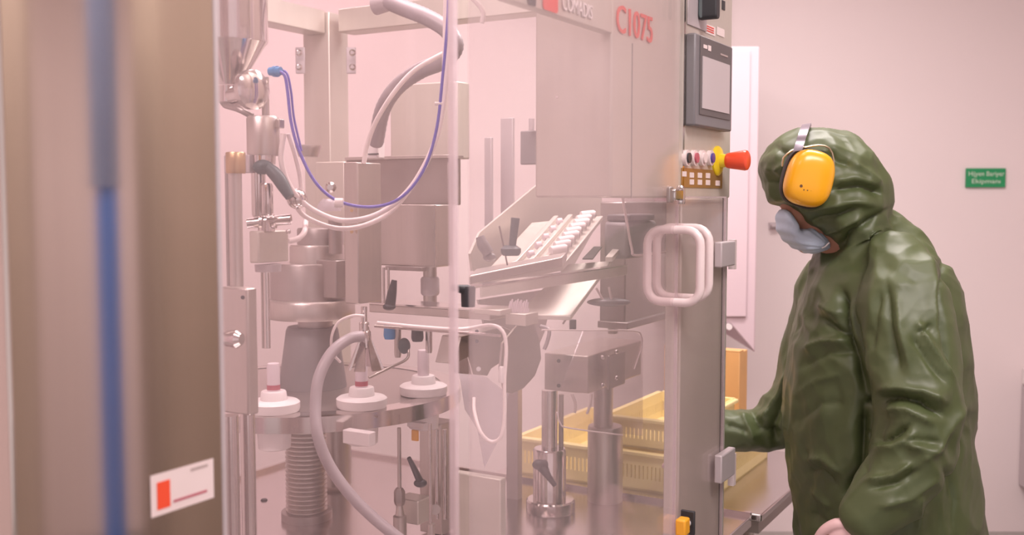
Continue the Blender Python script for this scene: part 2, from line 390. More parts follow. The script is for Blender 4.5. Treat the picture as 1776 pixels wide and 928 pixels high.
T('steel_column', 'blurred brushed steel machine column close to the camera at left', 'column', [
    ('casing', cg, m_col, dict(bev=.004)),
    ('edge_strip', G().para(ce+U*.001-V*.02, U*.008, V*.018, Z*2.6), m_hinge, dict(bev=.003)),
    ('label_sticker', lab(0, 1, 0, 1, .0), m_label, dict(sub=[
        ('red_mark', lab(.09, .29, .14, .80, .0006), m_red), ('print_line', lab(.62, .90, .84, .90, .0006), m_greytext),
        ('print_line', lab(.34, .88, .20, .26, .0006), m_redband)]))])
# small piece at far left edge
T('door_frame', 'pale upright door frame at the left edge of the photo', 'frame', [
    ('post', G().para(at(-60, 900, 1.6)*1.0+Z*-.6, X*(at(3, 500, 1.6).x-at(-60, 500, 1.6).x+.02), Yv*.04, Z*2), m_duct, dict(bev=.003)),
    ('bolt', G().cyl(at(4, 866, 1.6), at(4, 866, 1.57), .009), m_black)])

# ================================================================ MACHINE FRAME
DZ = .71
zb = at(570, 58, 3.4).z; zt = at(570, 18, 3.4).z
fr = [
    ('corner_post', G().mbox(530, 570, 607, 20, 785, 3.4), m_panel, dict(bev=.003)),
    ('beam', G().para(M(0, .05, zb), V*.93, U*.08, Z*(zt-zb)), m_panel, dict(bev=.003)),
    ('beam', G().para(M(.0, -.085, zb), -U*1.5, V*.08, Z*(zt-zb)), m_panel, dict(bev=.003))]
cp = at(570, 400, 3.4)
for k, (x, ys) in enumerate((((521), (92, 117)), ((609), (92, 117)))):
    e = at(x, 105, 3.38)
    sub = []
    for yy in ys:
        bp = at(x+(-2 if k == 0 else 3), yy, 3.35); sub.append(('bolt', G().lathe(bp, -Yv, [(.011, 0), (.011, .008), (.006, .014)], 12), m_shiny))
    fr.append(('hinge_plate', G().box(e, (.03, .01, .085)), m_hinge, dict(bev=.002, sub=sub)))
T('enclosure_framework', 'stainless corner post and top beams of the filling machine enclosure', 'frame', fr)
# base deck
T('deck_cabinet', 'stainless machine base with flat polished deck under the rotary table', 'machine base', [
    ('deck', G().uvbox(-1.47, 0, 0, 1.440, DZ-.03, DZ), m_deck, dict(bev=.003)),
    ('rear_lip', G().para(M(-.012, 0, DZ), V*1.44, U*.012, Z*.012), m_shiny),
    ('rear_lip', G().para(M(-1.47, 0, DZ), U*1.46, V*.012, Z*.012), m_shiny),
    ('seam', G().lathe(at(535, 905, 2.66)*1.0, Z, [(.02, .0), (.165, .0), (.172, .004), (.165, .008), (.02, .008)], 48), m_dsteel),
    ('plinth', G().uvbox(-1.45, -.02, .03, 1.41, .08, DZ-.03), m_panel, dict(bev=.003)),
    ('deck_plug', G().lathe(onZ(458, 868, DZ), Z, [(.010, 0), (.008, .004)], 14), m_black)])
# ================================================================ CONTROL CABINET
VP = 1.478
ct = at(1060, 340, 1.83)
e0 = onV(1060, 335, VP); e1 = onV(1266, 335, VP)
ulen = (e1-e0).dot(U); u0 = (e0-P0).dot(U); u1 = u0+ulen
vdep = walk(Vector((e0.x, e0.y, 1.7)), -V, 928)
ZC = 1.552
def vplane(px, py, off=0.0): return onV(px, py, VP+off)
def vrect(x0, x1, y0, y1, off, th, yref=None):     # upright rectangle lying on the cabinet front, given by photo columns and its left edge rows
    p = vplane(x0, y1, off); t = vplane(x0, y0, off); wd = (vplane(x1, (y0+y1)/2, off)-vplane(x0, (y0+y1)/2, off)).dot(U)
    return G().para(Vector((p.x, p.y, p.z)), U*wd, V*th, Z*(t.z-p.z))
hp = [onV(850, -60, VP), onV(1060, -60, VP)]
zh = onV(1034, 49, VP).z
hu0 = (onV(880, 100, VP)-P0).dot(U)
pz0 = .35
up0 = (vplane(1181, 500)-P0).dot(U); up1 = (vplane(1252, 500)-P0).dot(U)
cab = [
    ('casing', G().uvbox(u0, u1, VP-vdep, VP, ZC, 2.45), m_panel, dict(bev=.004)),
    ('header_panel', G().uvbox(hu0, u0, VP-.02, VP, zh, 2.45), m_panel, dict(bev=.002)),
    ('seam', G().uvbox((vplane(1184, 200)-P0).dot(U), (vplane(1186.5, 200)-P0).dot(U), VP, VP+.0015, ZC, 2.4), m_shiny),
    ('seam', G().uvbox((vplane(1095, 200)-P0).dot(U), (vplane(1096, 200)-P0).dot(U), VP, VP+.001, ZC, onV(1095, 75, VP).z), m_grey),
    ('post', G().uvbox(up0, up1, VP-.035, VP, pz0, ZC), m_post, dict(bev=.003)),
    ('gasket', G().uvbox(up1+.004, up1+.028, VP-.04, VP-.004, pz0, ZC+.13), m_gasket),
    ('side_edge', G().uvbox(up1+.028, up1+.034, VP-.05, VP, pz0, ZC+.0), m_panel)]
# lettering
def vtext(body, x0, x1, yb, yt, m, name='lettering', bold=0, off=.0015):
    p = vplane(x0, yb, off); h = (vplane(x0, yt, off).z-p.z); wd = (vplane(x1, yb, off)-p).dot(U)
    me = text_mesh(body, p, U, Z, 1.0, 1.0, .0008)
    vs = np.array([v.co[:] for v in me.vertices]); rel = vs-np.array(p)
    uu = rel @ np.array(U); zz = rel[:, 2]; nn = rel @ np.array(V)
    su = wd/(uu.max()-uu.min()); sz = h/(zz.max()-zz.min())
    new = np.array(p)+np.outer((uu-uu.min())*su, U)+np.outer((zz-zz.min())*sz, Z)+np.outer(nn, V)
    me.vertices.foreach_set('co', new.astype(np.float32).ravel()); me.update()
    if bold:
        bm = bmesh.new(); bm.from_mesh(me); bm.to_mesh(me); bm.free()
    return (name, me, m)
cab.append(vtext('C1075', 1069, 1131, 55, 6, m_redtext))
cab.append(vtext('C1075', 1069.8, 1131.8, 55, 6, m_redtext, off=.0020))
cab.append(vtext('COMADIS', 975, 1027, 17, -9, m_greytext))
cab.append(vtext('COMADIS', 975.8, 1027.4, 16.2, -9.2, m_white, off=.0022))
lg = vplane(941, 4, .001); lgx = vplane(967, 4, .001)
cab.append(('logo_square', G().prism(rrect(.0, .0, (lgx-lg).dot(U)/2, .022, .006, (lg+lgx)/2+Z*(.012-((lg+lgx)/2).z+lg.z), U, Z), V*.001), m_redtext))
lg2 = vplane(922, -4, .001)
cab.append(('logo_mark', G().prism(rrect(0, 0, .012, .012, .004, lg2, U, Z), V*.001), m_black))
# operator display
pA = vplane(1187, 218, 0); pT = vplane(1187, 57, 0); dw = (vplane(1253, 150)-vplane(1187, 150)).dot(U); dh = pT.z-pA.z
def onD(x0, x1, z0, z1, off, th): return G().para(Vector((pA.x, pA.y, pA.z))+U*dw*x0+Z*dh*z0+V*off, U*dw*(x1-x0), V*th, Z*dh*(z1-z0))
cab.append(('display_unit', onD(0, 1, 0, 1, 0, .022), m_hmi, dict(bev=.004, sub=[
    ('bezel', onD(.10, .93, .13, .98, .022, .002), m_hmi2), ('screen', onD(.15, .88, .20, .77, .024, .0015), m_lcd),
    ('badge', onD(.17, .26, .86, .90, .024, .001), m_label), ('badge', onD(.29, .36, .85, .91, .024, .001), m_label),
    ('badge', onD(.62, .82, .85, .87, .024, .001), m_greytext)])))
# buttons
def vdisc(px, py, r, h0, h1, r2=None):
    p = vplane(px, py); return G().lathe(p+V*h0, V, [(r, 0), (r2 or r, h1-h0)], 28)
for px, mm in ((1187.5, m_black), (1201, m_redband), (1215, m_label), (1229, m_ind)):
    cab.append(('push_button', vdisc(px, 274, .0165, 0, .008), m_handle, dict(sub=[('cap', vdisc(px, 274, .0105, .008, .012), mm)])))
es = vplane(1243, 279)
cab.append(('emergency_stop', G().lathe(es, V, [(.033, 0), (.033, .004), (.030, .007), (.016, .010), (.014, .022)], 32), m_yellowp, dict(sub=[
    ('mushroom_head', G().lathe(es, V, [(.012, .02), (.016, .024), (.0175, .03), (.0225, .064), (.0215, .069), (.017, .072)], 32), m_red)])))
cab.append(('label_plate', vrect(1181, 1252, 291, 325, .0005, .001), m_gold, dict(sub=[('label_tag', vrect(x, x+7, y, y+9, .0015, .001), m_label) for x, y in
            ((1183, 297), (1196, 299), (1210, 299.5), (1224, 300), (1196, 311), (1210, 311.5), (1224, 312), (1241, 313))])))
# isolator
cab.append(('isolator_plate', vrect(1191, 1224, -60, 42, .0005, .003), m_hinge, dict(bev=.001)))
cab.append(('isolator_handle', G().prism(rrect(0, 0, .012, .045, .009, vplane(1214, 10, .004)+Z*.015, U, Z), V*.04), m_black, dict(bev=.003, sub=[
    ('handle_face', G().prism(rrect(0, 0, .007, .038, .005, vplane(1214, 10, .044)+Z*.015, U, Z), V*.002), m_dgreen)])))
cab.append(('warning_sticker', vrect(1222, 1240, 40, 56, .0005, .0008), m_label, dict(sub=[('print_line', vrect(1224, 1238, 43+k*4, 45+k*4, .0014, .0005), m_redtext) for k in range(3)])))
cab.append(('warning_sticker', vrect(1243, 1256, 46, 60, .0005, .0008), m_label))
cab.append(('rating_sticker', vrect(1228, 1240, 0, 28, .0005, .0008), m_label, dict(sub=[('print_line', vrect(1229, 1238, 2+k*6, 4+k*6, .0014, .0005), m_greytext) for k in range(4)])))
cab.append(('slot', vrect(1252, 1257, 0, 16, .0005, .001), m_black))
T('control_cabinet', 'stainless control cabinet marked C1075 with display, round buttons and red emergency stop', 'control cabinet', cab)
# latch at cabinet bottom
q = vplane(1172, 338, .024)
T('door_latch', 'chrome latch on the clear door below the row of buttons', 'latch', [
    ('body', G().box(q, (.045, .016, .022), U, V), m_shiny, dict(bev=.003)),
    ('pin', G().lathe(q+U*.026-Z*.018, Z, [(.008, 0), (.009, .004), (.009, .030), (.006, .036)], 16), m_shiny),
    ('tongue', G().box(q+U*-.03, (.02, .008, .03), U, V), m_dsteel, dict(bev=.002))])
# yellow safety sensor
q = vplane(1184, 913, .027)
T('safety_switch', 'small orange yellow safety switch with black bracket low on the control post', 'sensor', [
    ('body', G().box(q, (.03, .022, .034), U, V), m_orange, dict(bev=.004)),
    ('bracket', G().box(q+U*.030, (.008, .03, .05), U, V), m_black, dict(bev=.002)),
    ('lens', G().cyl(q+U*.020, q+U*.028, .008), m_white)])
# ================================================================ CLEAR DOORS
def pane_uv(u0, u1, v0, v1, z0, z1): return G().uvbox(u0, u1, v0, v1, z0, z1)
VD = VP+.010
uA0, uA1 = -1.475, (onV(1171, 600, VD)-P0).dot(U)
zA0 = .62; zA1 = 2.20
def handle(uc, zc, hv, hz, th, vc):
    o = M(uc, vc, zc); pts = rrect(0, 0, hv, hz, .030, o, V, Z, 5)
    return G().tube(pts, th, 12, 1, closed=True)
hz = (vplane(1180, 392).z-vplane(1180, 524).z)/2; hc = (vplane(1180, 392).z+vplane(1180, 524).z)/2
T('clear_door', 'large clear door leaf with rounded loop handle in front of the tube feeder', 'door', [
    ('pane', pane_uv(uA0+.02, uA1, VD-.003, VD+.003, zA0, zA1), m_pane),
    ('free_edge', pane_uv(uA1, uA1+.003, VD-.003, VD+.003, zA0, ZC), m_edge),
    ('top_edge', pane_uv(uA0+.02, uA1-.27, VD-.003, VD+.003, zA1, zA1+.0012), m_edge),
    ('handle', handle(uA1-.014, hc, .056, hz-.006, .0088, VD), m_handle)])
uB0 = uA1+.006; uB1 = (onV(1254, 600, VD)-P0).dot(U)
hnG = lambda y0, y1: vrect(1238, 1262, y0, y1, .012, .018)
T('clear_door', 'narrow clear door leaf over the control post with two grey hinges and loop handle', 'door', [
    ('pane', pane_uv(uB0, uB1, VD-.003, VD+.003, .60, ZC), m_guard),
    ('hinge_side_edge', pane_uv(uB1, uB1+.003, VD-.003, VD+.003, .66, ZC), m_edge),
    ('top_edge', pane_uv(uB0, uB1, VD-.003, VD+.003, ZC, ZC+.003), m_edge),
    ('hinge', hnG(420, 464), m_hinge, dict(bev=.003, sub=[('hinge_pin', vrect(1263, 1267, 416, 467, .008, .014), m_handle)])),
    ('hinge', hnG(790, 838), m_hinge, dict(bev=.003, sub=[('hinge_pin', vrect(1262, 1266, 788, 842, .008, .014), m_handle)])),
    ('handle', handle(uB0+.030, hc+.004, .056, hz-.007, .0088, VD), m_handle)])
# left clear wall and corner
T('clear_side_panel', 'clear polycarbonate panel closing the left side of the filling machine', 'panel', [
    ('pane', pane_uv(-1.478, -1.474, .85, VP, zA0, 2.25), m_pane2)])
T('corner_strip', 'milky vertical corner edge where the two clear panels meet', 'panel edge', [
    ('strip', G().uvbox(-1.480, -1.470, VP-.010, VP+.001, zA0, 2.25), m_edge, dict(bev=.002))])
# inner clear cover with white rod edges
def ugu(px, py): return at(px, py, 2.15)
T('inner_cover', 'clear bent inner cover with bright wire edge over the tube feeder', 'guard', [
    ('sheet', G().prism([onV(x, y, 1.36) for x, y in ((985, 172), (1050, 160), (1069, 268), (1098, 440), (1160, 434), (1158, 350), (1078, 340), (1008, 338))], V*.003), m_guard),
    ('wire_edge', G().tube([onV(x, y, 1.37) for x, y in ((965, 168), (985, 174), (1048, 161), (1055, 175), (1070, 268))], .0022, 8, 4), m_handle),
    ('wire_edge', G().tube([onV(x, y, 1.37) for x, y in ((1075, 315), (1088, 390), (1096, 432), (1104, 443), (1162, 436))], .0026, 8, 4), m_handle),
    ('knob', G().ell(onV(978, 172, 1.35), (.016, .012, .009)), m_grey), ('knob', G().ell(onV(1002, 274, 1.35), (.015, .012, .008)), m_grey),
    ('knob', G().ell(onV(1061, 266, 1.35), (.011, .01, .007)), m_grey)])
T('inner_cover', 'clear rounded guard with bright lines beside the gearbox and yellow crates', 'guard', [
    ('sheet', G().prism([onV(x, y, 1.30) for x, y in ((1010, 574), (1100, 574), (1113, 586), (1113, 640), (1113, 756), (985, 742), (968, 730), (966, 690))], V*.003), m_guard),
    ('wire_edge', G().tube([onV(x, y, 1.305) for x, y in ((940, 572), (1020, 573), (1100, 574), (1112, 582), (1113, 600), (1100, 640))], .0016, 8, 3), m_handle),
    ('wire_edge', G().tube([onV(x, y, 1.305) for x, y in ((966, 715), (972, 735), (990, 743), (1080, 755))], .0016, 8, 3), m_handle)])

# ================================================================ ROTARY TABLE
RC = Vector((at(540, 674, 2.6).x, 2.6, 1.07)); RR = .382
def disc_pt(phi, r, z=0): return RC+Vector((r*math.cos(phi), r*math.sin(phi), z))
T('rotary_table', 'large round steel indexing table with thick bright rim', 'turntable', [
    ('table_top', G().lathe(RC, Z, [(.0, .002), (RR-.004, .002)], 72, False), m_dsteel),
    ('rim', G().lathe(RC, Z, [(RR-.05, -.034), (RR, -.034), (RR, .002), (RR-.012, .004), (RR-.05, .0035)], 96, False), m_shiny),
    ('underside', G().lathe(RC, Z, [(.05, -.030), (RR-.05, -.030)], 72, False), m_dsteel),
    ('screw', G().cyl(disc_pt(math.radians(-57), RR-.001, -.008), disc_pt(math.radians(-57), RR+.003, -.008), .003), m_dsteel)])
# threaded lifting spindle
sb = Vector((at(532, 880, 2.66).x, 2.66, DZ)); pf = []
n = 26; hh = RC.z-.034-DZ-.02
for k in range(n):
    z = .02+hh*k/n; pf += [(.050, z), (.054, z+hh/n*.25), (.054, z+hh/n*.55), (.048, z+hh/n*.8)]
T('lifting_spindle', 'ribbed steel lifting spindle standing under the rotary table', 'spindle', [
    ('bellows', G().lathe(sb, Z, pf, 32), m_steel), ('foot', G().lathe(sb, Z, [(.066, .0), (.066, .02), (.058, .022)], 32), m_dsteel)])
T('support_tube', 'smooth grey support tube behind the ribbed spindle', 'tube', G().vlathe(582, 2.95, [(838, 56), (740, 56)]), m=m_steel)
# central cone and head
def cyl_px(px, Y, prof, n=36): return G().vlathe(px, Y, prof, n)
T('centre_column', 'dark grey tapered centre column standing on the rotary table', 'column', [
    ('cone', cyl_px(543, 2.6, [(692, 122), (680, 121), (572, 90), (566, 84)]), m_grey),
    ('neck', cyl_px(547, 2.6, [(566, 60), (548, 60)]), m_dsteel)])
T('sealing_unit', 'stacked steel drive head above the tapered centre column', 'machine head', [
    ('bottom_plate', cyl_px(540, 2.6, [(550, 148), (547, 152), (522, 152), (518, 146)]), m_steel),
    ('drum', G().mbox(512, 583, 612, 452, 518, 2.52), m_dsteel, dict(bev=.003)),
    ('drum_body', cyl_px(535, 2.62, [(520, 130), (458, 130), (455, 126)]), m_dsteel),
    ('upper_ring', cyl_px(550, 2.62, [(455, 94), (428, 94), (424, 90)]), m_steel),
    ('cap', cyl_px(556, 2.62, [(424, 80), (398, 80), (395, 76)]), m_dsteel)])
T('glass_dome', 'small clear glass cap on the cylinder under the looped hoses', 'cap', G().vlathe(571, 2.5, [(366, 40), (362, 42), (352, 36), (345, 22)]), m=m_bag)
T('tower_plate', 'flat beige steel plate with round bolt behind the hoses', 'plate', [
    ('plate', G().mbox(548, 597, 603, 280, 455, 2.75), m_panel, dict(bev=.003)),
    ('bolt', G().lathe(at(574, 325, 2.66), -Yv, [(.014, 0), (.014, .006), (.008, .012)], 16), m_shiny)])
T('funnel_cup', 'shallow flared steel cup beside the rear corner post', 'cup', G().vlathe(535, 2.9, [(272, 34), (262, 40), (255, 46), (252, 46)]), m=m_steel)
T('cylinder_unit', 'slim dark steel cylinder standing left of the square column', 'cylinder', G().vlathe(582, 2.55, [(440, 24), (380, 24), (378, 20)]), m=m_dsteel)
# square column
T('square_column', 'tall square steel tube column beneath the white cable plug', 'column', [
    ('tube', G().mbox(597, 620, 662, 281, 528, 2.35), m_steel, dict(bev=.003)),
    ('screw', G().cyl(at(610, 365, 2.35), at(610, 365, 2.33), .004), m_brass), ('screw', G().cyl(at(610, 402, 2.35), at(610, 402, 2.33), .004), m_brass)])
T('cable_plug', 'white cable plug with black slot on top of the machine tower', 'plug', [
    ('body', G().mbox(633, 655, 668, 246, 275, 2.6), m_white, dict(bev=.004)), ('slot', G().mbox(638, 655.5, 657, 266, 268, 2.595), m_black)])
T('motor_housing', 'large plain beige steel motor housing behind the grey corrugated hose', 'housing', G().mbox(677, 792, 815, 140, 275, 2.85), m=m_panel, bev=.004)
T('transmission_box', 'wide brown-grey steel head box across the tower below the plug', 'housing', [
    ('body', G().mbox(600, 778, 800, 272, 356, 2.62), m_dsteel, dict(bev=.004)),
    ('top_plate', G().mbox(598, 780, 804, 268, 274, 2.60), m_steel, dict(bev=.001))])
T('gear_casing', 'square steel casing with bright right edge beside the square column', 'housing', [
    ('body', G().mbox(655, 755, 785, 355, 464, 2.48), m_steel, dict(bev=.003)),
    ('bright_edge', G().mbox(752.5, 755, 757, 356, 463, 2.47), m_shiny),
    ('mounting_foot', G().mbox(668, 731, 740, 464, 471, 2.47), m_dsteel, dict(bev=.001))])
T('drive_shaft', 'vertical shaft with thick collar hanging under the square casing', 'shaft', [
    ('shaft', G().vlathe(746, 2.55, [(533, 24), (462, 24)]), m_steel), ('collar', G().vlathe(746, 2.55, [(512, 28), (508, 33), (484, 33), (480, 28)]), m_hinge)])
T('guide_rod_pair', 'two thin rods hanging left of the drive shaft', 'rod', [('rod', G().vlathe(x, 2.5, [(528, 5), (464, 5)], 12), m_shiny) for x in (666, 674)])
# blurred uprights behind the clear door
for k, (x0, x1, y0, y1, yy, lab_) in enumerate(((840, 856, 238, 430, 2.9, 'slim grey upright nearest the milky corner edge'), (868, 893, 204, 400, 2.95, 'wider grey upright right of the slim one behind the clear door'))):
    T('upright_profile', lab_, 'upright', G().mbox(x0, x1-4, x1, y0, y1, yy), m=m_hinge, bev=.002, group='grey uprights behind the clear door')
T('junction_box', 'blue-grey junction box on the uprights behind the clear door', 'box', [('body', G().mbox(902, 935, 941, 226, 285, 2.75), m_grey, dict(bev=.003)), ('gland', G().vlathe(922, 2.75, [(226, 10), (206, 10)]), m_hinge)])
# ---- left filling unit
T('hopper', 'polished steel hopper with cone bottom at the top left of the machine', 'hopper', [
    ('drum', G().vlathe(398, 2.05, [(74, 128), (70, 130), (-60, 130)], 40), m_shiny),
    ('cone', G().vlathe(398, 2.05, [(148, 44), (140, 48), (74, 126)], 40), m_shiny),
    ('outlet', G().vlathe(400, 2.05, [(178, 50), (150, 46)], 24), m_shiny)])
q = at(442, 155, 1.98)
T('butterfly_valve', 'round polished valve disc at the hopper outlet', 'valve', [
    ('disc', G().lathe(q+Vector((-.012, .01, 0)), Vector((.8, -.6, 0)), [(.030, -.004), (.038, 0), (.038, .012), (.028, .018), (.012, .022)], 32), m_shiny),
    ('pipe', G().cyl(at(392, 170, 2.05), at(435, 162, 2.02), .022), m_shiny), ('elbow', G().ptube([(392, 183, 2.03), (415, 190, 2.0), (438, 202, 2.0)], 11), m_dsteel)])
T('vertical_pipe', 'thin steel pipe between valve disc and filling cylinder', 'pipe', G().vlathe(461, 2.02, [(208, 13), (134, 13)], 16), m=m_steel)
T('filling_cylinder', 'upright steel filling cylinder below the hopper valve', 'cylinder', [
    ('barrel', G().vlathe(457, 1.98, [(270, 54), (266, 56), (206, 56), (202, 50)], 32), m_steel),
    ('bracket', G().mbox(428, 484, 494, 206, 222, 1.96), m_steel, dict(bev=.002)),
    ('lower_ring', G().vlathe(455, 1.98, [(285, 44), (270, 46)], 28), m_shiny)])
T('brass_cap_rod', 'thick steel guide rod with a brass-coloured cap at the far left', 'guide rod', [
    ('rod', G().vlathe(411, 1.85, [(502, 23), (300, 23)], 24), m_steel), ('rod', G().vlathe(398, 1.92, [(502, 9), (300, 9)], 14), m_dsteel),
    ('cap', G().vlathe(409, 1.85, [(301, 32), (298, 34), (266, 34), (264, 31)], 28), m_brass, dict(label='brass coloured cap')), ('collar', G().mbox(388, 432, 440, 268, 300, 1.95), m_hinge, dict(bev=.002))])
T('rod_housing', 'tall split steel housing tube at the bottom left of the machine', 'housing', [
    ('housing', G().mbox(384, 428, 448, 500, 722, 1.80), m_steel, dict(bev=.004)),
    ('tube', G().vlathe(404, 1.78, [(1010, 30), (720, 30)], 20), m_shiny), ('tube', G().vlathe(434, 1.82, [(1000, 26), (716, 26)], 20), m_shiny),
    ('set_screw', G().cyl(at(421, 516, 1.79), at(421, 516, 1.77), .0035), m_black),
    ('clamp_knob', G().lathe(at(386, 587, 1.775), X+Yv*-.3, [(.010, 0), (.014, .01), (.016, .03), (.010, .038)], 20), m_shiny)])
T('clamp_lever', 'dark teal clamp lever slanting below the filling cylinder', 'lever', [
    ('hub', G().ell(at(456, 290, 1.95), (.020, .014, .014)), m_dgreen), ('arm', G().tube([at(462, 288, 1.95), at(482, 308, 1.94), at(503, 342, 1.93)], [.010, .013, .013, .009], 12, 5), m_dgreen)])
T('piston_cylinder', 'twin polished piston cylinders above the square valve block', 'cylinder', [
    ('cylinder', G().vlathe(449, 1.98, [(376, 20), (372, 24), (286, 24)], 20), m_shiny), ('cylinder', G().vlathe(464, 1.96, [(374, 14), (370, 20), (322, 20), (318, 16)], 20), m_shiny)])
T('pipe_cross', 'horizontal polished clamp fitting between pistons and square block', 'fitting', [
    ('pipe', G().cyl(at(430, 388, 1.98), at(505, 380, 1.98), .010), m_shiny), ('clamp_ring', G().cyl(at(452, 386, 1.98), at(457, 386, 1.98), .017), m_shiny),
    ('clamp_ring', G().cyl(at(472, 385, 1.98), at(477, 384, 1.98), .014), m_shiny), ('outlet_ball', G().ell(at(515, 345, 2.0), (.02, .02, .02)), m_shiny), ('neck', G().vlathe(462, 1.98, [(401, 30), (384, 24)]), m_shiny)])
T('valve_block', 'square steel valve block with white hose at its side', 'block', [
    ('block', G().mbox(432, 448, 501, 401, 457, 1.95), m_panel, dict(bev=.003)), ('flange', G().vlathe(465, 1.99, [(471, 44), (458, 46)]), m_hinge),
    ('corner_bolt', G().ell(at(500, 402, 1.97), (.005, .005, .005)), m_shiny)])
T('piston_rod', 'pair of polished rods hanging below the valve block', 'rod', [
    ('rod', G().vlathe(464, 1.99, [(604, 11), (470, 11)], 16), m_shiny), ('rod', G().vlathe(456.5, 2.0, [(604, 5), (470, 5)], 12), m_steel)])
# ---- hoses
T('white_hose', 'thick white hose looping down across the machine from above', 'hose', G().ptube([(781, -30, 2.0), (778, 60, 2.0), (773, 150, 2.0), (755, 245, 2.0), (715, 322, 2.0), (662, 368, 2.0), (600, 383, 2.0), (545, 365, 2.0), (507, 330, 1.98), (488, 280, 1.97), (492, 232, 1.97)], 9.5), m=m_hose)
T('white_hose', 'second white hose running just below the thick loop', 'hose', G().ptube([(774, -30, 2.02), (771, 100, 2.02), (768, 190, 2.02), (742, 275, 2.02), (690, 355, 2.02), (640, 388, 2.02), (585, 396, 2.02), (530, 376, 2.02), (510, 350, 2.0), (505, 310, 2.0), (520, 352, 2.05), (522, 372, 2.05)][:9]+[(506, 348, 2.02)], 8.5), m=m_hose)
T('white_hose', 'short white hose branching behind the loop beside the blue hose', 'hose', G().ptube([(500, 232, 1.99), (512, 270, 2.0), (521, 310, 2.02), (523, 345, 2.02)], 8), m=m_hose)
T('white_hose', 'short white hose curving into the side of the square valve block', 'hose', G().ptube([(530, 385, 2.05), (528, 402, 2.0), (517, 414, 1.98), (501, 418, 1.97)], 10), m=m_hose)
T('violet_hose', 'violet-blue hose running from the blue fitting along the white loop', 'hose', [
    ('hose', G().ptube([(485, 124, 1.97), (494, 132, 1.97), (499, 160, 1.97), (505, 212, 1.97), (519, 262, 1.97), (547, 316, 1.97), (585, 348, 1.97), (640, 359, 1.97), (692, 345, 1.96), (733, 298, 1.96), (757, 225, 1.96), (768, 130, 1.97), (776, 40, 1.97), (778, -30, 1.97)], 5.5), m_bhose),
    ('second_hose', G().ptube([(486, 121, 1.98), (498, 128, 1.98), (505, 160, 1.98), (510, 205, 1.98), (523, 262, 1.98)], 4), m_bhose),
    ('fitting', G().cyl(at(468, 124, 1.98), at(487, 123, 1.97), .008), m_bfit, dict(label='bright blue push fitting', sub=[('collet', G().cyl(at(476, 124, 1.98), at(481, 124, 1.975), .0105), m_bfit)]))])
for (x, y, ax, lb_) in ((762, 180, X, 'small white cable tie high on the hose loop'), (588, 352, X, 'white tape wrap low on the violet hose')):
    T('cable_tie', lb_, 'cable tie', G().lathe(at(x-7, y, 1.965), X, [(.009, 0), (.0095, .004), (.0095, .012), (.009, .016)], 14) if y > 300 else G().cyl(at(x-8, y, 1.965), at(x+5, y, 1.965), .0035), m=m_white)
cor = []
P = catmull([at(*p) for p in ((672, 2, 2.4), (700, 14, 2.38), (740, 30, 2.35), (775, 52, 2.33), (790, 80, 2.33), (770, 105, 2.35), (730, 122, 2.4), (690, 150, 2.45), (664, 190, 2.5), (652, 248, 2.58))], 12)
T('corrugated_hose', 'thick grey cable hose arching from the top beam down to the white plug', 'hose', [
    ('hose', G().tube(P, [.0185+.0013*(k % 2) for k in range(len(P))], 14, 0), m_ghose),
    ('end_fitting', G().cyl(at(652, 8, 2.42), at(676, 4, 2.4), .024, .019), m_hinge)])
T('white_hose', 'slim white hose arching beside the grey cable hose to the square column', 'hose', G().ptube([(788, 84, 2.3), (755, 100, 2.3), (715, 125, 2.32), (680, 165, 2.34), (650, 215, 2.36), (636, 255, 2.37), (631, 284, 2.37)], 8.5), m=m_hose)
T('white_hose', 'short white hose bending down at the top of the clear corner', 'hose', G().ptube([(812, -8, 1.75), (828, 6, 1.75), (838, 22, 1.75), (836, 40, 1.75)], 8), m=m_hose)
T('grey_product_hose', 'thick translucent grey hose arching from the nozzle down past the rotary table', 'hose', G().ptube([(628, 583, 2.12), (605, 588, 2.1), (575, 612, 2.07), (553, 655, 2.04), (547, 705, 2.02), (551, 755, 2.0), (570, 805, 2.0), (605, 855, 2.0), (650, 900, 2.0), (700, 940, 2.0)], 20, 16), m=m_ghose)
T('white_hose', 'thin white hose looping beside the nozzle head', 'hose', G().ptube([(632, 548, 2.1), (610, 548, 2.1), (586, 560, 2.1), (575, 585, 2.1), (577, 612, 2.12), (590, 628, 2.14)], 5), m=m_hose)
T('white_hose', 'white air hose hanging in a long loop in front of the grey chute', 'hose', [
    ('hose', G().ptube([(655, 560, 2.1), (740, 568, 2.05), (800, 571, 2.0), (850, 564, 1.98), (872, 575, 1.97), (878, 605, 1.97), (875, 660, 1.97), (875, 720, 1.97), (869, 757, 1.97), (852, 766, 1.98), (834, 750, 1.98), (823, 715, 2.0), (822, 690, 2.02)], 6.5), m_hose),
    ('connector', G().vlathe(870, 1.97, [(664, 9), (660, 11), (640, 10), (636, 8)], 12), m_white)])
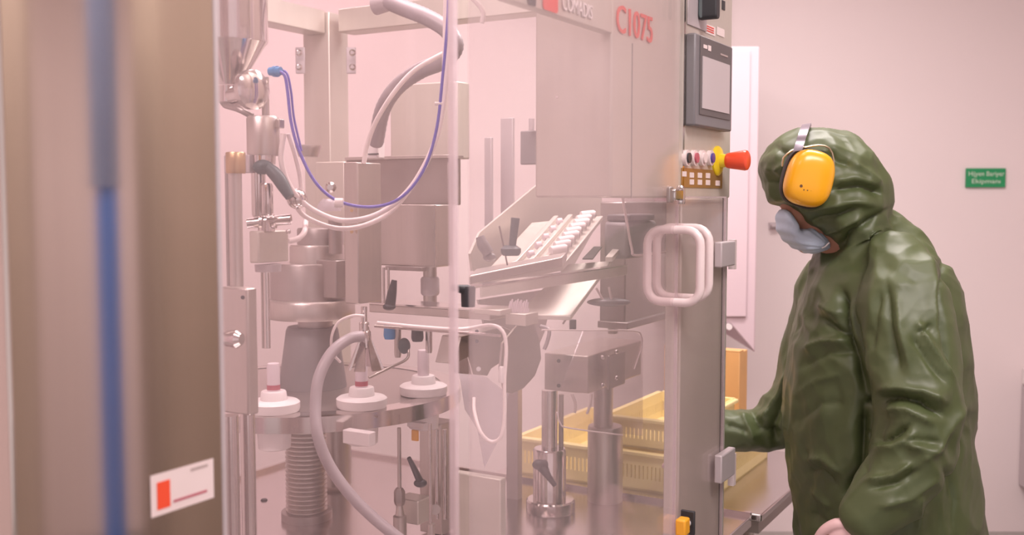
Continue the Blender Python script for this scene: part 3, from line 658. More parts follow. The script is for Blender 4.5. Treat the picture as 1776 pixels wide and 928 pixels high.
# ---- nozzle
nz = [('stem', G().vlathe(632, 2.14, [(605, 12), (575, 14), (573, 18), (560, 18), (558, 11), (532, 11)], 18), m_shiny),
      ('body', G().vlathe(634, 2.14, [(602, 22), (576, 20), (572, 14)], 20), m_shiny)]
for k in range(6):
    a = k*math.pi/3+.3; t0 = at(634, 600, 2.14); b0 = at(634, 640, 2.14); d = Vector((math.cos(a), math.sin(a), 0))
    sd = Vector((-d.y, d.x, 0))
    p1 = Vector((t0.x, t0.y, t0.z+.012))+d*.010; p2 = Vector((t0.x, t0.y, b0.z))+d*.033
    nz.append(('guide_finger', G().prism([p1-sd*.004, p1+sd*.004, p2+sd*.012, p2-sd*.012], d*.004), m_shiny))
T('filling_nozzle', 'conical filling nozzle with spread steel fingers over the middle puck', 'nozzle', nz)
T('sensor_arm', 'bent steel rod with round dark green knob beside the nozzle', 'arm', [
    ('rod', G().ptube([(640, 655, 2.16), (675, 638, 2.2), (706, 622, 2.25), (708, 600, 2.27)], 5), m_steel), ('knob', G().ell(at(701, 600, 2.27), (.014, .014, .018)), m_dgreen)])
# ---- pucks with tubes
def puck(phi_deg, label, band, lower=True, dz=0):
    p = disc_pt(math.radians(phi_deg), .318); pr = [(.057, .003), (.057, .020), (.052, .024), (.050, .026), (.050, .028)]
    prof = [(.030, .003), (.056, .004), (.058, .010), (.058, .024), (.053, .028), (.030, .030), (.028, .048), (.026, .050), (.016, .050)]
    parts = [('holder', G().lathe(p, Z, prof, 40), m_white)]
    tb = G().lathe(p, Z, [(.0135, .048), (.0145, .052), (.0145, .105), (.013, .112)], 22)
    sub = [('print_band', G().lathe(p, Z, [(.0149, .053), (.0149, .064)], 22, False), m_redband)] if band else []
    parts.append(('tube', tb, m_milky, dict(label='translucent tube standing in the holder', sub=sub)))
    if lower: parts.append(('lower_body', G().lathe(p, Z, [(.030, -.082), (.036, -.079), (.038, -.036), (.038, .003)], 32), m_white))
    T('tube_holder', label, 'tube holder', parts, group='white tube holders on the rotary table')
puck(-94, 'white round tube holder at the left end of the rotary table', True)
puck(-58, 'white round tube holder under the filling nozzle', True)
puck(-21, 'white round tube holder at the right of the rotary table, no red band', False)
T('lower_puck_flap', 'square white guide block beneath the table rim near the middle holder', 'block', G().mbox(594, 640, 652, 752, 776, 2.16), m=m_white, bev=.002)
# ---- posts below the table
T('threaded_rod', 'thin vertical rod with black nut left of the black lever', 'rod', [
    ('rod', G().vlathe(693, 2.4, [(860, 7), (742, 7)], 12), m_steel), ('nut', G().vlathe(693, 2.4, [(876, 16), (870, 20), (852, 20), (846, 12)], 6), m_dsteel),
    ('foot', G().vlathe(694, 2.4, [(965, 24), (895, 24), (893, 16), (876, 10)], 20), m_steel)])
T('threaded_rod', 'long thin vertical rod just left of the milky corner edge', 'rod', [
    ('rod', G().vlathe(747, 2.3, [(912, 6), (735, 6)], 12), m_shiny), ('foot', G().vlathe(748, 2.3, [(985, 14), (908, 14)], 16), m_steel)])
T('clamp_lever', 'black clamp lever beside the thin rods under the table', 'lever', [
    ('hub', G().ell(at(729, 838, 2.4), (.016, .014, .010)), m_black), ('arm', G().tube([at(729, 836, 2.4), at(718, 812, 2.38), at(709, 794, 2.37)], [.009, .007, .005], 10, 4), m_black)])
T('tag', 'small orange tag hanging beneath the rotary table', 'tag', [('tag', G().mbox(713, 724, 727, 747, 766, 2.38), m_orange, dict(bev=.002)), ('holder', G().mbox(706, 735, 742, 735, 744, 2.39), m_white, dict(bev=.001))])
T('support_post', 'square grey support post beneath the right side of the rotary table', 'post', [
    ('post', G().mbox(728, 765, 790, 736, 929, 2.5), m_steel, dict(bev=.002)), ('rib', G().vlathe(772, 2.4, [(900, 8), (745, 8)]), m_shiny), ('rib', G().vlathe(758, 2.38, [(900, 7), (745, 7)]), m_shiny)])
T('base_clamp', 'grey clamp block on the deck at the foot of the rods', 'clamp', [
    ('block', G().mbox(686, 725, 748, 870, 912, 2.42), m_panel, dict(bev=.003)), ('stud', G().cyl(at(755, 884, 2.36), at(755, 884, 2.33), .012), m_dsteel)])
# ---- transfer rails
T('transfer_rail', 'long flat steel transfer rail behind the nozzle', 'rail', [
    ('rail', G().mbox(640, 850, 885, 541, 556, 2.12), m_steel, dict(bev=.002)), ('top_edge', G().mbox(640, 851, 886, 538, 541, 2.118), m_shiny),
    ('end_block', G().mbox(822, 868, 902, 538, 548, 2.05), m_panel, dict(bev=.002))])
T('lower_rail', 'thin bright rod running beneath the transfer rail', 'rail', G().ptube([(650, 566, 2.2), (760, 574, 2.12), (868, 582, 2.04)], 5, 8, 2), m=m_shiny)
for k, (x, y0, y1, mm, nm) in enumerate(((676, 563, 588, m_bfit, 'small blue fitting under the transfer rail'), (724, 566, 592, m_black, 'small black fitting under the transfer rail'), (690, 563, 620, m_steel, 'slender steel pin between the blue and black fittings'), (744, 575, 612, m_shiny, 'steel gripper pin above the right tube holder'))):
    T('rail_fitting', nm, 'fitting', G().vlathe(x, 2.3, [(y1, 10 if k > 1 else 18), (y1-6, 12 if k > 1 else 22), (y0, 12 if k > 1 else 20)], 14), m=mm)
T('clamp_lever', 'tall thin black lever between square column and drive shaft', 'lever', [
    ('arm', G().tube([at(676, 532, 2.2), at(680, 508, 2.2), at(684, 486, 2.2)], [.012, .010, .006], 10, 4), m_black), ('hub', G().ell(at(675, 532, 2.2), (.014, .014, .008)), m_black)])
T('star_knob', 'black clamp knob by the milky corner edge above the transfer rail', 'knob', [
    ('stem', G().vlathe(812, 1.95, [(532, 24), (500, 26), (496, 22)], 16), m_black), ('arm', G().tube([at(812, 503, 1.95), at(797, 501, 1.94), at(786, 499, 1.93)], [.010, .008, .007], 10, 3), m_black)])
T('clamp_lever', 'upright grey-black lever with round base left of the tube magazine', 'lever', [
    ('hub', G().lathe(at(886, 438, 2.02), Z, [(.016, -.006), (.020, 0), (.020, .008), (.012, .014)], 24), m_dgreen),
    ('arm', G().tube([at(888, 434, 2.02), at(891, 405, 2.02), at(894, 378, 2.02)], [.007, .008, .009], 12, 4), m_dgreen),
    ('spindle', G().ptube([(880, 460, 2.04), (873, 425, 2.03), (866, 392, 2.02)], 3, 8, 2), m_dsteel)])
T('clamp_lever', 'hazy grey lever at the left end of the magazine side plate', 'lever', [
    ('arm', G().tube([at(848, 440, 2.15), at(838, 425, 2.15), at(832, 410, 2.15)], [.012, .013, .009], 12, 4), m_grey), ('hub', G().ell(at(849, 446, 2.16), (.014, .012, .01)), m_grey)])
# ---- tube magazine
A, B, Cc, D = at(836, 478, 2.12), at(985, 450, 2.22), at(1046, 374, 2.56), at(922, 386, 2.5)
nrm = (B-A).cross(D-A).normalized()
def tr(s, t): return A*(1-s)*(1-t)+B*s*(1-t)+Cc*s*t+D*(1-s)*t
mg = [('tray', G().prism([tr(0, -.12), tr(1, -.12), tr(1, 1), tr(0, 1)], -nrm*.012), m_panel, dict(bev=.002))]
for s in (.30, .50, .68):
    mg.append(('lane_divider', G().prism([tr(s, .05), tr(s+.07, .05), tr(s+.07, 1), tr(s, 1)], nrm*.012), m_panel, dict(bev=.002)))
mg.append(('front_bar', G().prism([tr(-.05, -.14), tr(1.0, -.14), tr(1.0, -.02), tr(-.05, -.02)], nrm*.02), m_steel, dict(bev=.003)))
mg.append(('side_plate', G().prism([onV(x, y, 1.0) for x, y in ((951, 305), (1040, 300), (1046, 372), (990, 470), (820, 470), (816, 440), (832, 404))], -V*.006), m_panel))
T('tube_magazine', 'sloping steel tube magazine with lanes behind the clear door', 'magazine', mg)
random.seed(9)
cnt = 0
for k in range(9):
    t = .10+k*.098; s = .86+random.uniform(-.01, .01)
    base = tr(s-.12, t)+nrm*.016; end = tr(s+.10, t)+nrm*.016
    d = (end-base).normalized()
    T('empty_tube', 'white empty tube with open end, '+('lowest', 'second from the bottom', 'third from the bottom', 'fourth from the bottom', 'in the middle', 'fourth from the top', 'third from the top', 'second from the top', 'topmost')[k]+' of the magazine stack', 'tube', [
        ('body', G().lathe(base, d, [(.010, 0), (.011, .004), (.011, (end-base).length*.8)], 16), m_white),
        ('open_end', G().lathe(base, d, [(.0095, (end-base).length*.8), (.0095, (end-base).length*.86)], 16), m_dsteel)], group='white tubes in the magazine')
for k in range(5):
    t = .15+k*.17; base = tr(.44, t)+nrm*.012; end = tr(.50, t)+nrm*.012; d = (end-base).normalized()
    T('empty_tube', 'small pinkish tube end, '+('lowest', 'second lowest', 'middle one', 'second highest', 'highest')[k]+' in the left magazine lane', 'tube', G().lathe(base, d, [(.008, 0), (.009, .004), (.009, (end-base).length)], 14), m=m_milky, group='tubes in the left magazine lane')
T('outlet_slide', 'flat steel slide with dark slot below the tube magazine', 'slide', [
    ('slide', G().prism([at(895, 545, 2.1), at(990, 548, 2.12), at(1060, 452, 2.4), at(985, 458, 2.35)], -Z*.01), m_panel, dict(bev=.002)),
    ('slot', G().prism([at(1010, 455, 2.32)+Z*.006, at(1028, 455, 2.33)+Z*.006, at(1044, 434, 2.45)+Z*.006, at(1030, 434, 2.45)+Z*.006], Z*.003), m_gasket),
    ('side_rail', G().prism([at(1050, 446, 2.3), at(1062, 446, 2.3), at(1092, 412, 2.5), at(1080, 412, 2.5)], -Z*.01), m_panel)])
T('angle_rail', 'long bright angle rail crossing below the tube magazine', 'rail', [
    ('web', G().para(onV(832, 516, 1.28), U*((onV(1085, 500, 1.28)-onV(832, 516, 1.28)).dot(U)), V*.004, Z*.020), m_panel, dict(bev=.001)),
    ('flange', G().para(onV(832, 516, 1.28)+Z*.020-V*.018, U*((onV(1085, 500, 1.28)-onV(832, 516, 1.28)).dot(U)), V*.024, Z*.003), m_shiny)])
T('drive_motor', 'hazy blue-grey motor block right of the tube magazine', 'motor', [
    ('body', G().mbox(1046, 1090, 1140, 384, 450, 2.36), m_grey, dict(bev=.01)), ('fan_cover', G().mbox(1052, 1093, 1136, 372, 384, 2.36), m_hmi2, dict(bev=.004))])
T('rear_housing', 'brown-grey rear housing behind the loop handles', 'housing', [
    ('body', G().mbox(1040, 1085, 1180, 350, 566, 2.62), m_dsteel, dict(bev=.004)),
    ('base_plate', G().mbox(1036, 1088, 1184, 560, 572, 2.60), m_dsteel, dict(bev=.002))])
T('linkage', 'thin crossed steel rods under the angle rail', 'linkage', [
    ('rod', G().ptube([(976, 562, 2.3), (1010, 512, 2.3)], 3.5, 8, 1), m_dsteel), ('rod', G().ptube([(1034, 500, 2.3), (1052, 530, 2.3)], 4, 8, 1), m_handle),
    ('rod', G().ptube([(1056, 498, 2.3), (1062, 528, 2.3)], 4, 8, 1), m_handle), ('pivot', G().ell(at(1056, 524, 2.31), (.05, .02, .010)), m_grey)])
# ---- chute plates left of gearbox
T('chute_plate', 'large rounded grey steel guard plate left of the gearbox', 'plate', G().prism([onV(x, y, 1.12) for x, y in ((905, 556), (926, 558), (936, 590), (939, 622), (928, 652), (908, 674), (888, 683), (876, 680), (868, 640), (872, 596))], -V*.006), m=m_steel, bev=.001)
T('cam_box', 'grey cam box with small bolts left of the rounded guard plate', 'housing', [
    ('body', G().prism([onV(x, y, 1.05) for x, y in ((800, 584), (872, 566), (902, 580), (894, 612), (852, 640), (846, 652), (820, 650), (812, 620), (788, 632))], -V*.05), m_steel, dict(bev=.002)),
    ('bolt', G().cyl(onV(827, 575, 1.06), onV(827, 575, 1.075), .004), m_black), ('bolt', G().cyl(onV(827, 592, 1.06), onV(827, 592, 1.075), .004), m_black), ('bolt', G().cyl(onV(830, 640, 1.06), onV(830, 640, 1.075), .005), m_shiny)])
pts = []
T('shroud', 'tapered grey shroud plate behind the hanging white hose', 'plate', G().prism([onV(x, y, .98) for x, y in ((830, 520), (960, 500), (945, 575), (930, 610), (850, 600))], -V*.006), m=m_steel)
br = [('block', G().mbox(876, 912, 934, 545, 566, 2.06), m_panel, dict(bev=.002))]
T('tube_gripper', 'small bristled grey gripper head at the end of the transfer rail', 'gripper', br+[('bristles', (lambda g: [g.cyl(at(882+(k*7) % 34, 547-(k*5) % 18, 2.09), at(884+(k*7) % 34, 536-(k*5) % 18, 2.09), .003, .002, 6) for k in range(34)] and g)(G()), m_milky, dict())])
T('plastic_sheet', 'crumpled clear plastic sheet hanging under the chute', 'sheet', G().prism([at(795, 640, 2.5), at(845, 655, 2.45), at(882, 684, 2.4), at(870, 752, 2.42), at(840, 812, 2.45), at(828, 745, 2.5), at(806, 710, 2.52)], Vector((0, .004, 0))), m=m_bag)
# ---- gearbox
gb = at(1020, 618, 2.6)
T('gearbox', 'angular steel gearbox head on two columns behind the clear door', 'gearbox', [
    ('body', G().mbox(944, 1020, 1112, 618, 684, 2.6), m_steel, dict(bev=.003)),
    ('side_cover', (lambda a: G().para(a+V*.001, U*.10, V*.008, Z*.088))(at(1040, 681, 2.6)+Vector((.02, .035, .002))), m_dsteel, dict(bev=.002, sub=[('bolt', G().ell(at(x, y, 2.6), (.006, .006, .006)), m_shiny) for x, y in ((1045, 620), (1069, 610), (1045, 668), (1069, 655))])),
    ('bolt', G().cyl(at(969, 626, 2.62), at(969, 626, 2.59), .005), m_black), ('bolt', G().cyl(at(969, 669, 2.62), at(969, 669, 2.59), .005), m_black),
    ('bracket', G().mbox(987, 996, 1000, 555, 574, 2.72), m_black, dict(bev=.002)), ('pivot_block', G().mbox(1054, 1066, 1072, 560, 580, 2.75), m_dsteel, dict(bev=.002))])
T('spring_clip', 'curved white spring clip on the left shoulder of the gearbox', 'clip', G().ptube([(938, 566, 2.58), (952, 572, 2.56), (950, 590, 2.56), (944, 606, 2.56)], 7), m=m_hinge)
q = at(955, 878, 2.72); q.z = DZ
T('support_column', 'polished round support column with flange and black lever under the gearbox', 'column', [
    ('rod', G().vlathe(953, 2.72, [(790, 28), (676, 28)], 28), m_shiny), ('rod', G().vlathe(973, 2.74, [(780, 9), (684, 9)], 14), m_dsteel),
    ('sleeve', G().vlathe(953, 2.72, [(884, 58), (780, 58), (777, 54)], 36), m_shiny),
    ('flange', G().lathe(q, Z, [(.064, 0), (.066, .004), (.066, .030), (.062, .034)], 40), m_shiny)])
T('clamp_lever', 'black clamp lever on the front support column', 'lever', [
    ('hub', G().ell(at(936, 806, 2.66), (.020, .016, .014)), m_black), ('arm', G().tube([at(936, 808, 2.66), at(950, 825, 2.64), at(963, 843, 2.63)], [.012, .009, .006], 12, 4), m_black)])
T('support_column', 'thicker steel support column behind and right of the black lever', 'column', [
    ('rod', G().vlathe(1046, 2.82, [(750, 34), (640, 34)], 28), m_steel), ('sleeve', G().vlathe(1049, 2.82, [(880, 62), (742, 62), (738, 58)], 36), m_steel)])
T('thin_cable', 'short white cable hanging below the gearbox', 'cable', G().ptube([(1026, 682, 2.6), (1024, 700, 2.6), (1018, 718, 2.6)], 5), m=m_hose)
T('thin_cable', 'faint white cable hanging left of the other under the gearbox', 'cable', G().ptube([(992, 684, 2.62), (998, 700, 2.62), (997, 716, 2.62)], 5), m=m_hose)
T('frame_post', 'flat grey rear post between the plastic sheet and the gearbox column', 'post', G().mbox(878, 898, 906, 560, 872, 2.82), m=m_dsteel, bev=.002)
T('highlight_block', 'pale steel block standing in for a bright highlight left of the rear post', 'bin', [
    ('front', G().mbox(786, 868, 878, 832, 982, 2.3), m_panel, dict(bev=.003))])  # pale block put in place of a bright highlight above the deck

# ================================================================ WORK TABLE and crates
tb = []
t0, t1, s0, s1 = .02, .74, .62, 1.46
tb.append(('table_top', G().uvbox(t0, t1, s0, s1, DZ-.02, DZ), m_deck, dict(bev=.004)))
tb.append(('apron', G().uvbox(t0+.01, t1-.01, s0+.01, s1-.01, DZ-.055, DZ-.02), m_dsteel))
for (uu, vv) in ((t0+.05, s1-.06), (t1-.05, s1-.06), (t0+.05, s0+.06), (t1-.05, s0+.06)):
    tb.append(('leg', G().uvbox(uu-.02, uu+.02, vv-.02, vv+.02, 0, DZ-.05), m_steel, dict(bev=.002)))
T('work_table', 'stainless steel work table beside the worker and behind the machine', 'table', tb)
def crate(uc, vc, lu, lv, h, z, label, rot=0):
    a, b = U, V; o = M(uc, vc, z); g = G(); t = .006
    g.para(o, a*lu, b*lv, Z*t)
    for (oo, d, ln, nn) in ((o, a, lu, b), (o+b*(lv-t), a, lu, b), (o, b, lv, a), (o+a*(lu-t), b, lv, a)):
        # wall with row of real vertical slots: posts between low rail and top rail
        g.para(oo, d*ln, nn*t, Z*h*.30); g.para(oo+Z*h*.64, d*ln, nn*t, Z*h*.36)
        m = int(ln/.013)
        for k in range(m+1): g.para(oo+Z*h*.30+d*(k*(ln-.009)/m), d*.009, nn*t, Z*h*.34)
    rim = G(); r = .014
    for (oo, d, ln, nn) in ((o-b*r, a, lu, b), (o+b*lv, a, lu, b), (o-a*r, b, lv, a), (o+a*lu, b, lv, a)):
        rim.para(oo+Z*(h-.012), d*ln, nn*r, Z*.012)
    T('crate', label, 'crate', [('basket', g, m_crate), ('rim', rim, m_crate, dict(bev=.003))], group='yellow crates on the work table')
crate(.07, 1.00, .55, .30, .115, DZ, 'pale yellow slotted crate at the worker end of the table')
crate(.06, .69, .50, .27, .115, DZ, 'pale yellow slotted crate behind the two gearbox columns')
crate(.10, .97, .42, .25, .09, DZ+.116, 'pale yellow crate stacked on top of another crate beside the post')
q = M(.45, 1.0, 0)
T('cardboard_box', 'tan box standing behind the crates near the control post', 'box', [
    ('box', G().para(M(.645, .93, DZ), U*.085, V*.265, Z*.335), m_card, dict(bev=.003)), ('flap', G().para(M(.645, .93, DZ+.335), U*.042, V*.265, Z*.004), m_card)])

# ================================================================ WORKER
def evalmods(g, mods):
    me = mesh_from(g, 'tmp', smooth=False); o = bpy.data.objects.new('tmp', me); COL.objects.link(o)
    for ty, kw in mods:
        md = o.modifiers.new(ty, ty)
        for k, v in kw.items(): setattr(md, k, v)
    bpy.context.view_layer.update()
    out = bpy.data.meshes.new_from_object(o.evaluated_get(bpy.context.evaluated_depsgraph_get()))
    bpy.data.objects.remove(o); bpy.data.meshes.remove(me)
    out.polygons.foreach_set('use_smooth', [True]*len(out.polygons))
    return out
def torso(rows, Y=2.5, n=36, shrink=0.0):
    R = []
    for py, xl, xr, hy, yc in rows:
        L = at(xl, py, yc); Rr = at(xr, py, yc); cx = (L.x+Rr.x)/2; hx = (Rr.x-L.x)/2-shrink; h = hy-shrink; z = L.z
        ring = []
        for k in range(n):
            t = 2*math.pi*k/n; c_, s_ = math.cos(t), math.sin(t)
            ring.append(Vector((cx+hx*math.copysign(abs(c_)**.85, c_), yc+h*math.copysign(abs(s_)**.85, s_), z)))
        R.append(ring)
    return R
def limb(g, pts, n=20, sub=6, flat=1.0):
    P = catmull([Vector((*at(*p[:3]), )) for p in pts], sub); Rr = []
    rs = [p[3] for p in pts]
    rr = [rs[min(i//sub, len(rs)-1)]*(1-(i % sub)/sub)+rs[min(i//sub+1, len(rs)-1)]*((i % sub)/sub) for i in range(len(P))]
    g.tube(P, rr if False else [float(x) for x in rr], n, 0)
    g.ell(P[0], (rr[0],)*3); g.ell(P[-1], (rr[-1]*.98,)*3)
    return g
TY = 2.5
rows = [(1120, 1392, 1690, .23, TY), (1000, 1388, 1690, .25, TY), (928, 1384, 1688, .245, TY), (880, 1383, 1686, .245, TY), (800, 1370, 1680, .24, TY), (700, 1362, 1674, .235, TY), (600, 1376, 1666, .235, TY),
        (520, 1396, 1650, .225, TY), (460, 1413, 1630, .20, TY), (425, 1432, 1608, .16, TY), (395, 1462, 1588, .11, TY), (372, 1490, 1560, .07, TY)]
NEAR = [(1556, 452, 2.33, .075), (1568, 520, 2.27, .100), (1580, 600, 2.23, .100), (1590, 680, 2.20, .094), (1592, 745, 2.18, .092), (1566, 815, 2.17, .088), (1532, 862, 2.16, .075), (1502, 893, 2.16, .060)]
FAR = [(1440, 500, 2.66, .09), (1420, 590, 2.72, .09), (1385, 690, 2.76, .085), (1335, 738, 2.78, .072), (1285, 745, 2.78, .060), (1240, 748, 2.78, .048)]
hood = [(1440, 438), (1426, 415), (1404, 399), (1384, 384), (1358, 361), (1335, 353), (1324, 322), (1317, 287), (1322, 264), (1338, 240), (1366, 225), (1408, 216), (1446, 220), (1474, 232), (1502, 258), (1522, 288), (1535, 320), (1538, 345), (1536, 380), (1520, 420), (1480, 445)]
def resample(pts, n=48):
    P = catmull([Vector((p[0], p[1], 0)) for p in pts], 8, True); L = [0]
    for i in range(len(P)): L.append(L[-1]+(P[(i+1) % len(P)]-P[i]).length)
    out = []
    for k in range(n):
        s = L[-1]*k/n; i = max(j for j in range(len(P)) if L[j] <= s); f = (s-L[i])/max(1e-6, L[i+1]-L[i])
        out.append(P[i].lerp(P[(i+1) % len(P)], f))
    return out
def pxin(poly, cpx, Y, h, g, rings=11, power=.6, n=56):
    pts = [at(p.x, p.y, Y) for p in resample(poly, n)]
    return g.inflate(pts, at(cpx[0], cpx[1], Y), Yv, h, rings, power)
# --- body (continuous): head, neck, trunk, arms, hands, legs
body = G()
body.loft(torso(rows[1:-1], shrink=.035))
hc_ = at(1417, 338, TY); dn = Vector((.34, 0, -.94)).normalized(); fc = Vector((-.94, 0, -.34)).normalized()
body.ell(hc_, (.078, .092, .112), (Yv, fc, -dn))                       # skull
body.ell(hc_+dn*.055+fc*.020, (.060, .066, .068), (Yv, fc, -dn))       # jaw
body.ell(hc_+dn*.030+fc*.090, (.012, .016, .026), (Yv, fc, -dn))       # nose
body.ell(hc_-dn*.012+fc*.078, (.048, .016, .016), (Yv, fc, -dn))       # brow
for s_ in (-1, 1):
    body.ell(hc_+dn*.030+fc*.066+Yv*.034*s_, (.022, .022, .022), (Yv, fc, -dn))   # cheeks
    body.ell(hc_+dn*.010-fc*.005+Yv*.080*s_, (.010, .018, .032), (Yv, fc, -dn))   # ears
body.ell(hc_+dn*.078+fc*.080, (.022, .012, .007), (Yv, fc, -dn)); body.ell(hc_+dn*.112+fc*.064, (.022, .020, .016), (Yv, fc, -dn))
limb(body, [(1425, 375, TY, .060), (1460, 410, TY, .062), (1490, 450, TY, .07)])
limb(body, [(a, b, c, r*.5) for a, b, c, r in NEAR]); limb(body, [(a, b, c, r*.5) for a, b, c, r in FAR])
def hand(g, w, d, side, nrm, curl=.5, s=1.0):
    """w wrist point, d finger direction, side thumb direction, nrm palm-facing direction"""
    d = d.normalized(); side = (side-d*side.dot(d)).normalized(); nrm = d.cross(side).normalized() if nrm is None else nrm
    g.ell(w+d*.045*s, (.040*s, .016*s, .052*s), (side, nrm, d)); g.ell(w+d*.005*s, (.027*s, .020*s, .035*s), (side, nrm, d))
    for k, (off, ln) in enumerate(((.028, .068), (.0095, .076), (-.0095, .070), (-.027, .056))):
        p = w+d*.080*s+side*off*s; dd = d.copy(); P = [w+d*.055*s+side*off*.85*s, p]
        for j, f in enumerate((.44, .32, .24)):
            ang = curl*(.5+.45*j); q = (d*math.cos(ang)+nrm*math.sin(ang)); p = p+q*ln*f*s; P.append(p)
        g.tube(P, [.0105*s, .0100*s, .0092*s, .0085*s, .0065*s], 10, 3); g.ell(P[-1], (.007*s,)*3, n=10, mrings=6)
    p = w+d*.020*s+side*.026*s
    P = [w+d*.012*s+side*.012*s, p+side*.010*s, p+side*.026*s+d*.024*s+nrm*.008*s, p+side*.030*s+d*.052*s+nrm*.018*s]
    g.tube(P, [.013*s, .0125*s, .0105*s, .008*s], 10, 3); g.ell(P[-1], (.0085*s,)*3, n=10, mrings=6)
wn = at(1486, 905, 2.16); hand(body, wn, Vector((-.35, -.02, -.94)), Vector((-.9, .1, .3)), Vector((.1, .99, 0)), .6)
wf = at(1252, 752, 2.78); hand(body, wf, Vector((-.88, .1, -.40)), Vector((.1, -.95, .25)), Vector((-.35, 0, -.93)), .45)
glv = G(); hand(glv, wn, Vector((-.35, -.02, -.94)), Vector((-.9, .1, .3)), Vector((.1, .99, 0)), .6, 1.07)
glf = G(); hand(glf, wf, Vector((-.88, .1, -.40)), Vector((.1, -.95, .25)), Vector((-.35, 0, -.93)), .45, 1.07)
RMG = [('REMESH', dict(mode='VOXEL', voxel_size=.003)), ('SMOOTH', dict(factor=.5, iterations=3))]
def legs(g, r0, r1, z0, z1, yo=.11):
    hx = at(1540, 928, TY).x
    for s_ in (-1, 1):
        g.tube([Vector((hx, TY+yo*s_, z0)), Vector((hx-.02, TY+yo*s_, z0*.55+z1*.45)), Vector((hx+.03, TY+yo*s_, z1))], [r0, (r0+r1)/2, r1], 18, 5)
legs(body, .085, .045, .66, .08)
HX = at(1540, 928, TY).x
for s_ in (-1, 1): body.ell((HX-.03, TY+.11*s_, .06), (.12, .045, .045))
body_me = evalmods(body, [('REMESH', dict(mode='VOXEL', voxel_size=.0055)), ('SMOOTH', dict(factor=.5, iterations=3))])
# --- jacket with hood
jk = G()
jk.loft(torso(rows)); limb(jk, NEAR, 24); limb(jk, FAR[:-1]+[(1246, 748, 2.78, .055)], 20)
pxin(hood, (1430, 325), TY, .150, jk, power=.5)
limb(jk, [(1500, 396, TY, .075), (1535, 424, 2.48, .08), (1550, 462, 2.42, .085)])       # shoulder slope
limb(jk, [(1490, 392, TY, .06), (1530, 425, 2.54, .070), (1480, 480, 2.66, .08)])
jacket_me = evalmods(jk, [('REMESH', dict(mode='VOXEL', voxel_size=.0052)), ('SMOOTH', dict(factor=.5, iterations=12))])
# cut the hood opening so the face shows: push front-bottom hood vertices inward around the head
co = np.empty(len(jacket_me.vertices)*3, np.float32); jacket_me.vertices.foreach_get('co', co); co = co.reshape(-1, 3).astype(np.float64)
no = np.empty(len(jacket_me.vertices)*3, np.float32); jacket_me.vertices.foreach_get('normal', no); no = no.reshape(-1, 3).astype(np.float64)
cp_, sp_ = math.cos(PIT), math.sin(PIT)
REFY = 2.3
def wpt(px, py): p = at(px, py, REFY); return np.array([p.x, p.z])
K = REFY/FPX
